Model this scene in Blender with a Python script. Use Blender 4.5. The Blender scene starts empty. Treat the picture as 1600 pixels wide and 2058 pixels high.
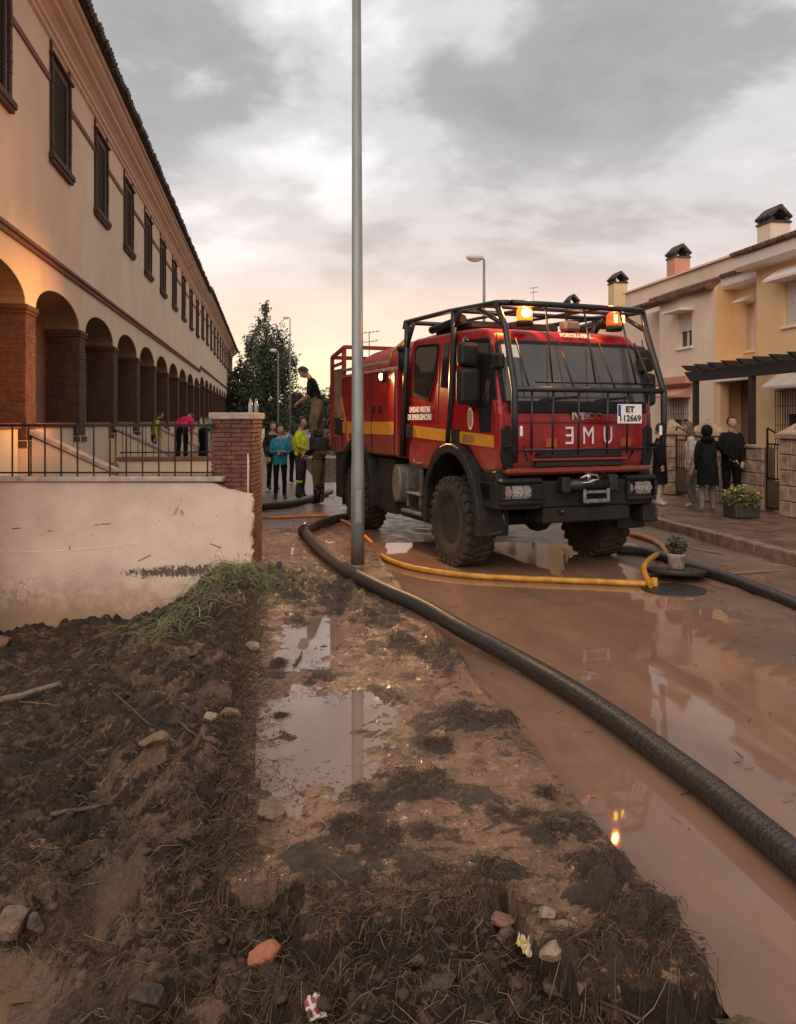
import bpy, bmesh, math, random
import numpy as np
from mathutils import Vector, Matrix, noise
random.seed(7); np.random.seed(7)
PI = math.pi
R = math.radians
scene = bpy.context.scene
COL = scene.collection

# ---------------------------------------------------------------- camera, sky, light, exposure
# World axes: +Y runs along the street, +X to the right, z = 0 is the flood water on the road.
EYE = Vector((0, 0, 1.9)); YAW = 0.16352; FOC = 1600.0; PX, PY = 800.0, 845.0
cam_d = bpy.data.cameras.new("camera"); cam = bpy.data.objects.new("camera", cam_d); COL.objects.link(cam)
cam.location = EYE; cam.rotation_euler = (PI/2, 0, -YAW)
cam_d.sensor_fit = 'HORIZONTAL'; cam_d.sensor_width = 36; cam_d.lens = 36.0; cam_d.shift_y = -184/1600
cam_d.clip_start = .05; cam_d.clip_end = 2000
scene.camera = cam
CR = Vector((math.cos(YAW), -math.sin(YAW), 0)); CF = Vector((math.sin(YAW), math.cos(YAW), 0))
def sight(px, py): return CF + CR*((px-PX)/FOC) + Vector((0, 0, (PY-py)/FOC))
def on_ground(px, py, z=0.0):            # measured point of the photograph on a level surface
    r = sight(px, py); return EYE + r*((z-EYE.z)/r.z)
def at_depth(px, py, d): return EYE + sight(px, py)*d

SUN_EL, SUN_AZ = R(40), R(205)           # soft light through the overcast; azimuth clockwise from +Y
wld = bpy.data.worlds.new("World"); scene.world = wld; wld.use_nodes = True
nt = wld.node_tree; nt.nodes.clear()
def N(t, **k):
    n = nt.nodes.new(t)
    for a, b in k.items(): setattr(n, a, b)
    return n
L = lambda a, b: nt.links.new(a, b)
def mth(op, a, b=None, c=None, clamp=False):
    n = N('ShaderNodeMath', operation=op, use_clamp=clamp)
    for i, v in enumerate((a, b, c)):
        if v is None: continue
        if isinstance(v, (int, float)): n.inputs[i].default_value = v
        else: L(v, n.inputs[i])
    return n.outputs[0]
def ramp(f, stops, interp='EASE'):
    n = N('ShaderNodeValToRGB'); n.color_ramp.interpolation = interp
    e = n.color_ramp.elements
    while len(e) < len(stops): e.new(.5)
    for q, (p, c) in zip(e, stops): q.position = p; q.color = (*c, 1)
    L(f, n.inputs[0]); return n.outputs[0]
def mixc(f, a, b, bt='MIX'):
    n = N('ShaderNodeMix', data_type='RGBA', blend_type=bt)
    if isinstance(f, (int, float)): n.inputs[0].default_value = f
    else: L(f, n.inputs[0])
    for i, v in ((6, a), (7, b)):
        if isinstance(v, tuple): n.inputs[i].default_value = (*v, 1)
        else: L(v, n.inputs[i])
    return n.outputs[2]
sky = N('ShaderNodeTexSky', sky_type='NISHITA', sun_disc=False); sky.sun_elevation = SUN_EL; sky.sun_rotation = SUN_AZ
tc = N('ShaderNodeTexCoord'); sp = N('ShaderNodeSeparateXYZ'); L(tc.outputs['Generated'], sp.inputs[0])
sx, sy, sz = sp.outputs
zc = mth('MAXIMUM', sz, 0.0); den = mth('ADD', zc, 0.22)
cb = N('ShaderNodeCombineXYZ'); L(mth('DIVIDE', sx, den), cb.inputs[0]); L(mth('DIVIDE', sy, den), cb.inputs[1])
def cnoise(scale, det, dist, off, rough=.55):
    mp = N('ShaderNodeMapping'); mp.inputs[1].default_value = off; L(cb.outputs[0], mp.inputs[0])
    n = N('ShaderNodeTexNoise'); n.inputs['Scale'].default_value = scale; n.inputs['Detail'].default_value = det
    n.inputs['Roughness'].default_value = rough; n.inputs['Distortion'].default_value = dist
    L(mp.outputs[0], n.inputs['Vector']); return n.outputs[0]
n1 = cnoise(1.12, 6, .25, (3.1, 1.7, 0), .54); n2 = cnoise(3.1, 5, .3, (7.7, 4.2, 0), .55)
cl = mth('ADD', mth('MULTIPLY', n1, .74), mth('MULTIPLY', n2, .26))
clouds = ramp(cl, [(.37, (.275, .27, .268)), (.465, (.34, .333, .33)), (.545, (.57, .555, .55)), (.65, (.86, .84, .83))])
az = mth('MULTIPLY_ADD', sx, .08, mth('MULTIPLY', sy, .993))     # 1 towards the sunset at the end of the street
azf = mth('POWER', mth('MAXIMUM', az, 0), 14)
warm = ramp(sz, [(0, (1.0, .80, .42)), (.07, (1.0, .82, .50)), (.105, (.95, .70, .50)), (.20, (.80, .62, .53)), (.34, (.60, .54, .52))])
side = ramp(sz, [(0, (.80, .52, .42)), (.14, (.76, .53, .46)), (.20, (.62, .49, .46)), (.32, (.52, .48, .48))])
hz = mixc(azf, side, warm)
hzf = ramp(sz, [(0, (1, 1, 1)), (.12, (.92,)*3), (.24, (.38,)*3), (.42, (0, 0, 0))])
cs = mixc(hzf, clouds, hz)
cs = mixc(.16, cs, mixc(1.0, cs, mixc(.5, clouds, (1, 1, 1)), 'MULTIPLY'))
veil = mixc(.95, sky.outputs[0], mixc(1.0, cs, (10., 10., 10.), 'MULTIPLY'))   # the overcast lies in front of the clear sky
bg = N('ShaderNodeBackground'); bg.inputs[1].default_value = .116; L(veil, bg.inputs[0])
out = N('ShaderNodeOutputWorld'); L(bg.outputs[0], out.inputs[0])

sun_d = bpy.data.lights.new("sun", 'SUN'); sun = bpy.data.objects.new("sun", sun_d); COL.objects.link(sun)
sun_d.energy = 1.5; sun_d.angle = R(70); sun_d.color = (1, .86, .71)
sdir = Vector((math.sin(SUN_AZ)*math.cos(SUN_EL), math.cos(SUN_AZ)*math.cos(SUN_EL), math.sin(SUN_EL)))
sun.rotation_euler = sdir.to_track_quat('Z', 'Y').to_euler(); sun.location = (0, 0, 30)
vs = scene.view_settings
vs.view_transform = 'Standard'; vs.look = 'None'; vs.exposure = 0.29; vs.gamma = 1.0; vs.use_curve_mapping = False

# ---------------------------------------------------------------- materials
MATS = {}
def mat(name, col, rough=.6, metal=0.0, var=.18, scale=3.0, bump=0.0, bscale=60.0, col2=None, spec=.5, emit=0, dirt=None, stretch=(1, 1, 1)):
    """Principled surface with two octaves of colour wear in world space and a fine bump."""
    if name in MATS: return MATS[name]
    m = bpy.data.materials.new(name); m.use_nodes = True; t = m.node_tree
    b = t.nodes['Principled BSDF']
    b.inputs['Roughness'].default_value = rough; b.inputs['Metallic'].default_value = metal
    b.inputs['Specular IOR Level'].default_value = spec
    g = t.nodes.new('ShaderNodeNewGeometry'); mp = t.nodes.new('ShaderNodeMapping'); mp.inputs[3].default_value = stretch
    t.links.new(g.outputs['Position'], mp.inputs[0])
    n = t.nodes.new('ShaderNodeTexNoise'); n.inputs['Scale'].default_value = scale; n.inputs['Detail'].default_value = 6; n.inputs['Roughness'].default_value = .65
    t.links.new(mp.outputs[0], n.inputs['Vector'])
    c2 = col2 or tuple(max(0, c*(1-2.2*var)) for c in col)
    r = t.nodes.new('ShaderNodeValToRGB'); r.color_ramp.elements[0].position = .34; r.color_ramp.elements[1].position = .62
    r.color_ramp.elements[0].color = (*c2, 1); r.color_ramp.elements[1].color = (*col, 1)
    t.links.new(n.outputs[0], r.inputs[0]); last = r.outputs[0]
    if dirt:      # mud splashed up from the flood: ragged edge, given height and colour
        zt, soft, dc, amt = dirt
        s = t.nodes.new('ShaderNodeSeparateXYZ'); t.links.new(g.outputs['Position'], s.inputs[0])
        n2 = t.nodes.new('ShaderNodeTexNoise'); n2.inputs['Scale'].default_value = 7; n2.inputs['Detail'].default_value = 8; n2.inputs['Roughness'].default_value = .7
        t.links.new(g.outputs['Position'], n2.inputs['Vector'])
        a = t.nodes.new('ShaderNodeMath'); a.operation = 'MULTIPLY_ADD'; a.inputs[1].default_value = soft*2.4; t.links.new(n2.outputs[0], a.inputs[0]); a.inputs[2].default_value = zt-soft*1.2
        d = t.nodes.new('ShaderNodeMath'); d.operation = 'SUBTRACT'; t.links.new(a.outputs[0], d.inputs[0]); t.links.new(s.outputs[2], d.inputs[1])
        q = t.nodes.new('ShaderNodeMapRange'); q.inputs[1].default_value = -soft*.6; q.inputs[2].default_value = soft*.6; q.inputs[4].default_value = amt; t.links.new(d.outputs[0], q.inputs[0])
        mx = t.nodes.new('ShaderNodeMix'); mx.data_type = 'RGBA'; t.links.new(q.outputs[0], mx.inputs[0]); t.links.new(last, mx.inputs[6]); mx.inputs[7].default_value = (*dc, 1); last = mx.outputs[2]
    t.links.new(last, b.inputs['Base Color'])
    rr = t.nodes.new('ShaderNodeMapRange'); rr.inputs[3].default_value = max(0.02, rough*.75); rr.inputs[4].default_value = min(1, rough*1.25)
    t.links.new(n.outputs[0], rr.inputs[0]); t.links.new(rr.outputs[0], b.inputs['Roughness'])
    if bump:
        n3 = t.nodes.new('ShaderNodeTexNoise'); n3.inputs['Scale'].default_value = bscale; n3.inputs['Detail'].default_value = 4
        t.links.new(g.outputs['Position'], n3.inputs['Vector'])
        bp = t.nodes.new('ShaderNodeBump'); bp.inputs['Strength'].default_value = bump; bp.inputs['Distance'].default_value = .02
        t.links.new(n3.outputs[0], bp.inputs['Height']); t.links.new(bp.outputs[0], b.inputs['Normal'])
    if emit:
        b.inputs['Emission Color'].default_value = (*col, 1); b.inputs['Emission Strength'].default_value = emit
    MATS[name] = m; return m

def mat_attr(name, rough, bump, bscale, attr='tint', spec=.5, var=.35, scale=30., rough2=None):
    """Principled surface whose own colour is stored per point (straw, mud, leaves)."""
    m = bpy.data.materials.new(name); m.use_nodes = True; t = m.node_tree; b = t.nodes['Principled BSDF']
    a = t.nodes.new('ShaderNodeAttribute'); a.attribute_name = attr
    g = t.nodes.new('ShaderNodeNewGeometry')
    n = t.nodes.new('ShaderNodeTexNoise'); n.inputs['Scale'].default_value = scale; n.inputs['Detail'].default_value = 8; n.inputs['Roughness'].default_value = .7
    t.links.new(g.outputs['Position'], n.inputs['Vector'])
    q = t.nodes.new('ShaderNodeMapRange'); q.inputs[1].default_value = .25; q.inputs[2].default_value = .75; q.inputs[3].default_value = 1-var; q.inputs[4].default_value = 1+var; t.links.new(n.outputs[0], q.inputs[0])
    mx = t.nodes.new('ShaderNodeVectorMath'); mx.operation = 'MULTIPLY'; t.links.new(a.outputs['Color'], mx.inputs[0]); t.links.new(q.outputs[0], mx.inputs[1])
    t.links.new(mx.outputs[0], b.inputs['Base Color'])
    b.inputs['Specular IOR Level'].default_value = spec; b.inputs['Roughness'].default_value = rough
    if rough2 is not None:
        n4 = t.nodes.new('ShaderNodeTexNoise'); n4.inputs['Scale'].default_value = 4; n4.inputs['Detail'].default_value = 6; t.links.new(g.outputs['Position'], n4.inputs['Vector'])
        q2 = t.nodes.new('ShaderNodeMapRange'); q2.inputs[1].default_value = .35; q2.inputs[2].default_value = .65; q2.inputs[3].default_value = rough; q2.inputs[4].default_value = rough2
        t.links.new(n4.outputs[0], q2.inputs[0]); t.links.new(q2.outputs[0], b.inputs['Roughness'])
    if bump:
        n3 = t.nodes.new('ShaderNodeTexNoise'); n3.inputs['Scale'].default_value = bscale; n3.inputs['Detail'].default_value = 6; n3.inputs['Roughness'].default_value = .65
        t.links.new(g.outputs['Position'], n3.inputs['Vector'])
        bp = t.nodes.new('ShaderNodeBump'); bp.inputs['Strength'].default_value = bump; bp.inputs['Distance'].default_value = .03
        t.links.new(n3.outputs[0], bp.inputs['Height']); t.links.new(bp.outputs[0], b.inputs['Normal'])
    MATS[name] = m; return m

def mat_mud(name, dark, rough, rough2, thr, soft, bump, scale=8., var=.3, spec=.5, bscale=50., wk=.42):
    """Wet silt with crisp dark flood debris stuck in it; 'wrack' says where the debris lies thickest."""
    m = bpy.data.materials.new(name); m.use_nodes = True; t = m.node_tree; b = t.nodes['Principled BSDF']; K = t.links.new
    def nd(kind, **k):
        n = t.nodes.new(kind)
        for a, v in k.items():
            if a in n.inputs: n.inputs[a].default_value = v
            else: setattr(n, a, v)
        return n
    def ma(op, a, c):
        n = nd('ShaderNodeMath', operation=op)
        for i, v in enumerate((a, c)):
            if isinstance(v, (int, float)): n.inputs[i].default_value = v
            else: K(v, n.inputs[i])
        return n.outputs[0]
    g = nd('ShaderNodeNewGeometry'); ti = nd('ShaderNodeAttribute', attribute_name='tint'); wr = nd('ShaderNodeAttribute', attribute_name='wrack')
    def noi(s, d, r, dist=0., st=(1, 1, 1)):
        mp = nd('ShaderNodeMapping'); mp.inputs[3].default_value = st; K(g.outputs['Position'], mp.inputs[0])
        n = nd('ShaderNodeTexNoise', Scale=s, Detail=d, Roughness=r, Distortion=dist); K(mp.outputs[0], n.inputs['Vector']); return n.outputs[0]
    n1 = noi(scale, 12, .70, .5, (.8, 1, 1)); n2 = noi(30, 10, .75); n3 = noi(bscale, 8, .65)
    q = nd('ShaderNodeMapRange'); q.inputs[1].default_value = thr; q.inputs[2].default_value = thr+soft; K(ma('ADD', ma('MULTIPLY', wr.outputs['Fac'], wk), n1), q.inputs[0]); mask = q.outputs[0]
    v = nd('ShaderNodeMapRange'); v.inputs[1].default_value = .28; v.inputs[2].default_value = .72; v.inputs[3].default_value = 1-var; v.inputs[4].default_value = 1+var; K(n2, v.inputs[0])
    mx = nd('ShaderNodeMix', data_type='RGBA'); K(mask, mx.inputs[0]); K(ti.outputs['Color'], mx.inputs[6]); mx.inputs[7].default_value = (*dark, 1)
    vm = nd('ShaderNodeVectorMath', operation='MULTIPLY'); K(mx.outputs[2], vm.inputs[0]); K(v.outputs[0], vm.inputs[1]); K(vm.outputs[0], b.inputs['Base Color'])
    r = nd('ShaderNodeMapRange'); r.inputs[1].default_value = .38; r.inputs[2].default_value = .62; r.inputs[3].default_value = rough; r.inputs[4].default_value = rough2; K(noi(5, 8, .65), r.inputs[0])
    K(ma('ADD', r.outputs[0], ma('MULTIPLY', mask, .28)), b.inputs['Roughness']); b.inputs['Specular IOR Level'].default_value = spec
    h = ma('ADD', ma('MULTIPLY', n3, .55), ma('ADD', ma('MULTIPLY', mask, .45), ma('MULTIPLY', n2, ma('MULTIPLY', mask, 1.1))))
    bp = nd('ShaderNodeBump', Strength=bump, Distance=.03); K(h, bp.inputs['Height']); K(bp.outputs[0], b.inputs['Normal'])
    MATS[name] = m; return m

def add_mould(m, spots):
    """Dried mould and scuff stains with their own ragged outline: (x, z, half length, half height, threshold)."""
    t = m.node_tree; b = t.nodes['Principled BSDF']; K = t.links.new; src = b.inputs['Base Color'].links[0].from_socket
    g = t.nodes.new('ShaderNodeNewGeometry'); s = t.nodes.new('ShaderNodeSeparateXYZ'); K(g.outputs['Position'], s.inputs[0])
    n = t.nodes.new('ShaderNodeTexNoise'); n.inputs['Scale'].default_value = 17; n.inputs['Detail'].default_value = 10; n.inputs['Roughness'].default_value = .78
    mp = t.nodes.new('ShaderNodeMapping'); mp.inputs[3].default_value = (1.5, 1, .8); K(g.outputs['Position'], mp.inputs[0]); K(mp.outputs[0], n.inputs['Vector'])
    def ma(op, a, c, d=None):
        q = t.nodes.new('ShaderNodeMath'); q.operation = op
        for i, v in enumerate((a, c, d)):
            if v is None: continue
            if isinstance(v, (int, float)): q.inputs[i].default_value = v
            else: K(v, q.inputs[i])
        return q.outputs[0]
    for x, z, lx, lz, slope, thr, amt in spots:
        dx = ma('SUBTRACT', s.outputs[0], x); dz = ma('SUBTRACT', s.outputs[2], z); dz = ma('SUBTRACT', dz, ma('MULTIPLY', dx, slope))
        e = ma('ADD', ma('POWER', ma('ABSOLUTE', ma('DIVIDE', dx, lx), 0), 3.0), ma('POWER', ma('ABSOLUTE', ma('DIVIDE', dz, lz), 0), 1.6))
        f = t.nodes.new('ShaderNodeMapRange'); f.inputs[1].default_value = thr; f.inputs[2].default_value = thr+.05; f.inputs[4].default_value = amt; K(ma('SUBTRACT', n.outputs[0], ma('MULTIPLY', e, .16)), f.inputs[0])
        mx = t.nodes.new('ShaderNodeMix'); mx.data_type = 'RGBA'; K(f.outputs[0], mx.inputs[0]); K(src, mx.inputs[6]); mx.inputs[7].default_value = (.060, .040, .028, 1); src = mx.outputs[2]
    K(src, b.inputs['Base Color'])

def mat_emit(name, col, strength):
    m = bpy.data.materials.new(name); m.use_nodes = True; b = m.node_tree.nodes['Principled BSDF']
    b.inputs['Base Color'].default_value = (*[c*.03 for c in col], 1); b.inputs['Emission Color'].default_value = (*col, 1); b.inputs['Emission Strength'].default_value = strength
    MATS[name] = m; return m

def mat_water(name, col, rough=.03, bump=.05, bscale=3.0):
    """Turbid flood water: opaque mud colour under a clear wet surface with faint ripples."""
    m = mat(name, col, rough, 0, .10, 1.1, 0, col2=(col[0]*.70, col[1]*.74, col[2]*.80), stretch=(1.6, .5, 1)); t = m.node_tree; b = t.nodes['Principled BSDF']
    for l in list(b.inputs['Roughness'].links): t.links.remove(l)
    b.inputs['Roughness'].default_value = rough; b.inputs['IOR'].default_value = 1.33
    g = t.nodes.new('ShaderNodeNewGeometry'); n = t.nodes.new('ShaderNodeTexNoise'); n.inputs['Scale'].default_value = bscale; n.inputs['Detail'].default_value = 2
    mp = t.nodes.new('ShaderNodeMapping'); mp.inputs[3].default_value = (1, .5, 1); t.links.new(g.outputs['Position'], mp.inputs[0]); t.links.new(mp.outputs[0], n.inputs['Vector'])
    bp = t.nodes.new('ShaderNodeBump'); bp.inputs['Strength'].default_value = bump; bp.inputs['Distance'].default_value = .02
    t.links.new(n.outputs[0], bp.inputs['Height']); t.links.new(bp.outputs[0], b.inputs['Normal']); return m

def mat_brick(name, c1, c2, mortar, bw=.25, rh=.06):
    m = bpy.data.materials.new(name); m.use_nodes = True; t = m.node_tree; b = t.nodes['Principled BSDF']; b.inputs['Roughness'].default_value = .85
    g = t.nodes.new('ShaderNodeNewGeometry'); s = t.nodes.new('ShaderNodeSeparateXYZ'); t.links.new(g.outputs['Position'], s.inputs[0])
    a = t.nodes.new('ShaderNodeMath'); a.operation = 'ADD'; t.links.new(s.outputs[0], a.inputs[0]); t.links.new(s.outputs[1], a.inputs[1])
    c = t.nodes.new('ShaderNodeCombineXYZ'); t.links.new(a.outputs[0], c.inputs[0]); t.links.new(s.outputs[2], c.inputs[1])
    k = t.nodes.new('ShaderNodeTexBrick'); k.inputs['Scale'].default_value = 1; k.inputs['Brick Width'].default_value = bw; k.inputs['Row Height'].default_value = rh; k.inputs['Mortar Size'].default_value = .008
    k.inputs['Color1'].default_value = (*c1, 1); k.inputs['Color2'].default_value = (*c2, 1); k.inputs['Mortar'].default_value = (*mortar, 1); t.links.new(c.outputs[0], k.inputs[0])
    t.links.new(k.outputs[0], b.inputs['Base Color'])
    bp = t.nodes.new('ShaderNodeBump'); bp.inputs['Strength'].default_value = .6; bp.inputs['Distance'].default_value = -.01; t.links.new(k.outputs[1], bp.inputs['Height']); t.links.new(bp.outputs[0], b.inputs['Normal'])
    MATS[name] = m; return m

# ---------------------------------------------------------------- mesh helpers
class B:
    """Collects shapes in one bmesh, then links them as ONE object."""
    def __init__(s): s.bm = bmesh.new(); s.mi = 0
    def _fin(s, faces, smooth=False):
        for f in faces:
            f.material_index = s.mi; f.smooth = smooth
    def box(s, c, d, rot=None, bevel=0.0, seg=1):
        v = bmesh.ops.create_cube(s.bm, size=1)['verts']
        M = Matrix.Translation(c) @ (rot.to_matrix().to_4x4() if hasattr(rot, 'to_matrix') else (Matrix(rot).to_4x4() if rot is not None else Matrix.Identity(4))) @ Matrix.Diagonal((*d, 1))
        bmesh.ops.transform(s.bm, matrix=M, verts=v)
        fs = {f for q in v for f in q.link_faces}
        if bevel:
            es = list({e for f in fs for e in f.edges})
            r = bmesh.ops.bevel(s.bm, geom=es, offset=bevel, segments=seg, affect='EDGES', profile=.5)
            fs = {f for f in fs if f.is_valid} | set(r['faces'])
        s._fin(fs); return s
    def bb(s, x0, x1, y0, y1, z0, z1, bevel=0.0, seg=1): return s.box(((x0+x1)/2, (y0+y1)/2, (z0+z1)/2), (abs(x1-x0), abs(y1-y0), abs(z1-z0)), None, bevel, seg)
    def bar(s, p, q, w, h=None, bevel=0):
        p, q = Vector(p), Vector(q); d = q-p
        return s.box((p+q)/2, (w, h or w, d.length), d.to_track_quat('Z', 'Y'), bevel)
    def tube(s, pts, r, seg=8, caps=True, smooth=True):
        pts = [Vector(p) for p in pts]; n = len(pts); rs = r if hasattr(r, '__len__') else [r]*n
        rings = []; up = None
        for i, p in enumerate(pts):
            d = (pts[min(i+1, n-1)]-pts[max(i-1, 0)]).normalized()
            if up is None: up = Vector((0, 0, 1)) if abs(d.z) < .9 else Vector((1, 0, 0))
            a = d.cross(up); a.normalize(); b = a.cross(d); up = b
            rings.append([s.bm.verts.new(p+a*(rs[i]*math.cos(2*PI*k/seg))+b*(rs[i]*math.sin(2*PI*k/seg))) for k in range(seg)])
        fs = []
        for i in range(n-1):
            for k in range(seg): fs.append(s.bm.faces.new((rings[i][k], rings[i][(k+1) % seg], rings[i+1][(k+1) % seg], rings[i+1][k])))
        s._fin(fs, smooth)
        if caps: s._fin([s.bm.faces.new(rings[0][::-1]), s.bm.faces.new(rings[-1])])
        return s
    def lathe(s, prof, c=(0, 0, 0), axis='z', seg=24, smooth=True, M=None):
        rings = []
        for r, h in prof:
            ring = []
            for k in range(seg):
                a = 2*PI*k/seg; x, y = r*math.cos(a), r*math.sin(a)
                p = {'z': (x, y, h), 'x': (h, x, y), 'y': (x, h, y)}[axis]
                ring.append(s.bm.verts.new((M @ Vector(p)) if M else Vector(p)+Vector(c)))
            rings.append(ring)
        fs = []
        for i in range(len(rings)-1):
            for k in range(seg):
                fs.append(s.bm.faces.new((rings[i][k], rings[i][(k+1) % seg], rings[i+1][(k+1) % seg], rings[i+1][k])))
        s._fin(fs, smooth)
        s._fin([f for f in (s.bm.faces.new(rings[0][::-1]), s.bm.faces.new(rings[-1]))])
        return s
    def prism(s, poly, axis, a, b, bevel=0, seg=2):
        """poly: 2-D outline. axis 'x': outline in (y,z); 'y': (x,z); 'z': (x,y)."""
        f = {'x': lambda u, v, w: (w, u, v), 'y': lambda u, v, w: (u, w, v), 'z': lambda u, v, w: (u, v, w)}[axis]
        A = [s.bm.verts.new(f(u, v, a)) for u, v in poly]; Bv = [s.bm.verts.new(f(u, v, b)) for u, v in poly]
        n = len(poly); fs = [s.bm.faces.new(A[::-1]), s.bm.faces.new(Bv)]
        for i in range(n): fs.append(s.bm.faces.new((A[i], A[(i+1) % n], Bv[(i+1) % n], Bv[i])))
        bmesh.ops.recalc_face_normals(s.bm, faces=fs)
        if bevel:
            es = list({e for f2 in fs for e in f2.edges})
            r = bmesh.ops.bevel(s.bm, geom=es, offset=bevel, segments=seg, affect='EDGES', profile=.5)
            fs = [f2 for f2 in fs if f2.is_valid]+r['faces']
        s._fin(fs); return s
    def quad(s, *ps):
        s._fin([s.bm.faces.new([s.bm.verts.new(p) for p in ps])]); return s
    def ball(s, c, r, sub=2, scale=(1, 1, 1), smooth=True, M=None):
        v = bmesh.ops.create_icosphere(s.bm, subdivisions=sub, radius=1)['verts']
        T = Matrix.Translation(c) @ (M.to_4x4() if M else Matrix.Identity(4)) @ Matrix.Diagonal((r*scale[0], r*scale[1], r*scale[2], 1))
        bmesh.ops.transform(s.bm, matrix=T, verts=v); s._fin({f for q in v for f in q.link_faces}, smooth); return v
    def done(s, name, m, parent=None, loc=None, recalc=True):
        if recalc: bmesh.ops.recalc_face_normals(s.bm, faces=s.bm.faces[:])
        me = bpy.data.meshes.new(name); s.bm.to_mesh(me); s.bm.free()
        for q in (m if isinstance(m, (list, tuple)) else [m]): me.materials.append(q)
        return link(name, me, parent, loc)
def link(name, me, parent=None, loc=None):
    o = bpy.data.objects.new(name, me); COL.objects.link(o)
    if parent: o.parent = parent
    if loc is not None: o.location = loc
    return o
def thing(name, label, cat, loc=(0, 0, 0), rz=0, group=None):
    o = bpy.data.objects.new(name, None); COL.objects.link(o); o.location = loc; o.rotation_euler = (0, 0, rz); o.empty_display_size = .2
    return tag(o, label, cat, group)
def tag(o, label=None, cat=None, group=None, kind=None):
    for k, v in (('label', label), ('category', cat), ('group', group), ('kind', kind)):
        if v: o[k] = v
    return o
def copy_tree(o, parent=None):
    c = o.copy(); COL.objects.link(c)
    if parent: c.parent = parent
    for ch in [x for x in CHILD.get(o.name, [])]: copy_tree(ch, c)
    return c
CHILD = {}
def index_children():
    CHILD.clear()
    for o in bpy.data.objects:
        if o.parent: CHILD.setdefault(o.parent.name, []).append(o)
def pydata(name, verts, faces, m, parent=None, tint=None, smooth=False, wrack=None):
    me = bpy.data.meshes.new(name); verts = np.asarray(verts, dtype=np.float32); faces = np.asarray(faces, dtype=np.int32)
    nv, nf, k = len(verts), len(faces), faces.shape[1]
    me.vertices.add(nv); me.vertices.foreach_set('co', verts.ravel()); me.loops.add(nf*k); me.loops.foreach_set('vertex_index', faces.ravel())
    me.polygons.add(nf); me.polygons.foreach_set('loop_start', np.arange(0, nf*k, k, dtype=np.int32))
    me.polygons.foreach_set('use_smooth', np.full(nf, smooth))
    me.update(calc_edges=True); me.materials.append(m)
    if tint is not None:
        a = me.color_attributes.new('tint', 'FLOAT_COLOR', 'POINT'); t = np.ones((nv, 4), np.float32); t[:, :3] = tint; a.data.foreach_set('color', t.ravel())
    if wrack is not None: a = me.attributes.new('wrack', 'FLOAT', 'POINT'); a.data.foreach_set('value', np.asarray(wrack, np.float32))
    return link(name, me, parent)
def text(body, size, m, parent, loc, rot, name='lettering', mirror=False, width=None, depth=.002, thick=0.0):
    cu = bpy.data.curves.new('t', 'FONT'); cu.body = body; cu.size = size; cu.align_x = 'CENTER'; cu.align_y = 'CENTER'; cu.extrude = depth; cu.resolution_u = 3; cu.offset = thick
    to = bpy.data.objects.new('t', cu); COL.objects.link(to); dg = bpy.context.evaluated_depsgraph_get()
    me = bpy.data.meshes.new_from_object(to.evaluated_get(dg)); bpy.data.objects.remove(to); bpy.data.curves.remove(cu)
    xs = [v.co.x for v in me.vertices]; w = max(xs)-min(xs); k = (width/w) if width else 1
    me.transform(Matrix.Diagonal((-k if mirror else k, 1, 1, 1)))
    if mirror: me.flip_normals()
    me.materials.clear(); me.materials.append(m); o = link(name, me, parent, loc); o.rotation_euler = rot; return o

# ---------------------------------------------------------------- palette
STUCCO_P = mat('peach stucco', (.78, .57, .39), .9, 0, .07, .9, .25, 90)
STUCCO_C = mat('cream stucco', (.76, .60, .43), .9, 0, .07, .8, .25, 90)
CORNICE = mat('cornice plaster', (.74, .53, .39), .85, 0, .08, 1.5, .15, 80)
PIERBRICK = mat('pier brick', (.125, .052, .031), .85, 0, .28, 9, .5, 70)
DARKBRICK = mat_brick('porch brick', (.22, .10, .058), (.15, .07, .045), (.20, .13, .095))
BAND = mat('string course brick', (.25, .115, .075), .85, 0, .25, 14, .4, 80)
SHUTTER = mat('dark shutter', (.05, .03, .022), .5, 0, .2, 8, .1, 60)
WINBRICK = mat('window brick', (.125, .06, .045), .85, 0, .25, 18, .4, 80)
ROOFTILE = mat('old clay tile', (.10, .075, .065), .85, 0, .3, 5, .4, 50)
TILE_R = mat('brown clay tile', (.23, .115, .075), .8, 0, .3, 5, .4, 50)
WALLWHITE = mat('dirty limewash', (.70, .525, .415), .9, 0, .12, 1.3, .12, 30, dirt=(-.16, .34, (.31, .185, .105), .85))
add_mould(WALLWHITE, [(-.95, .125, .78, .075, .03, .38, .92), (-1.02, .80, .10, .26, 0, .50, .6), (-.9, .55, .35, .3, 0, .60, .5), (-2.9, -.1, .35, .25, 0, .50, .45), (-2.6, .55, .25, .2, 0, .585, .4), (-.28, .35, .16, .5, 0, .55, .7), (-1.9, .2, 1.8, .8, 0, .665, .5)])
COPING = mat('coping stone', (.48, .37, .31), .85, 0, .18, 8, .4, 50)
BRICKRED = mat('pillar brick', (.215, .078, .052), .85, 0, .28, 12, .6, 90)
MORTAR = mat('mortar', (.20, .13, .10), .95, 0, .2, 20, .4, 100)
IRON = mat('dark iron', (.035, .026, .022), .5, .6, .25, 9, .15, 90)
GALV = mat('galvanised steel', (.30, .32, .315), .5, .35, .14, 5, .12, 60, stretch=(1, 1, .25), dirt=(.35, .16, (.20, .12, .075), .8))
RED = mat('red truck paint', (.31, .009, .012), .26, 0, .12, 2.2, .03, 30, dirt=(1.5, .34, (.17, .065, .04), .62))
RED2 = mat('red tank paint', (.27, .015, .012), .34, 0, .14, 2.0, .03, 30, dirt=(1.6, .34, (.17, .065, .04), .62))
YELLOW = mat('yellow band', (.58, .27, .018), .4, 0, .12, 3)
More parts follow.
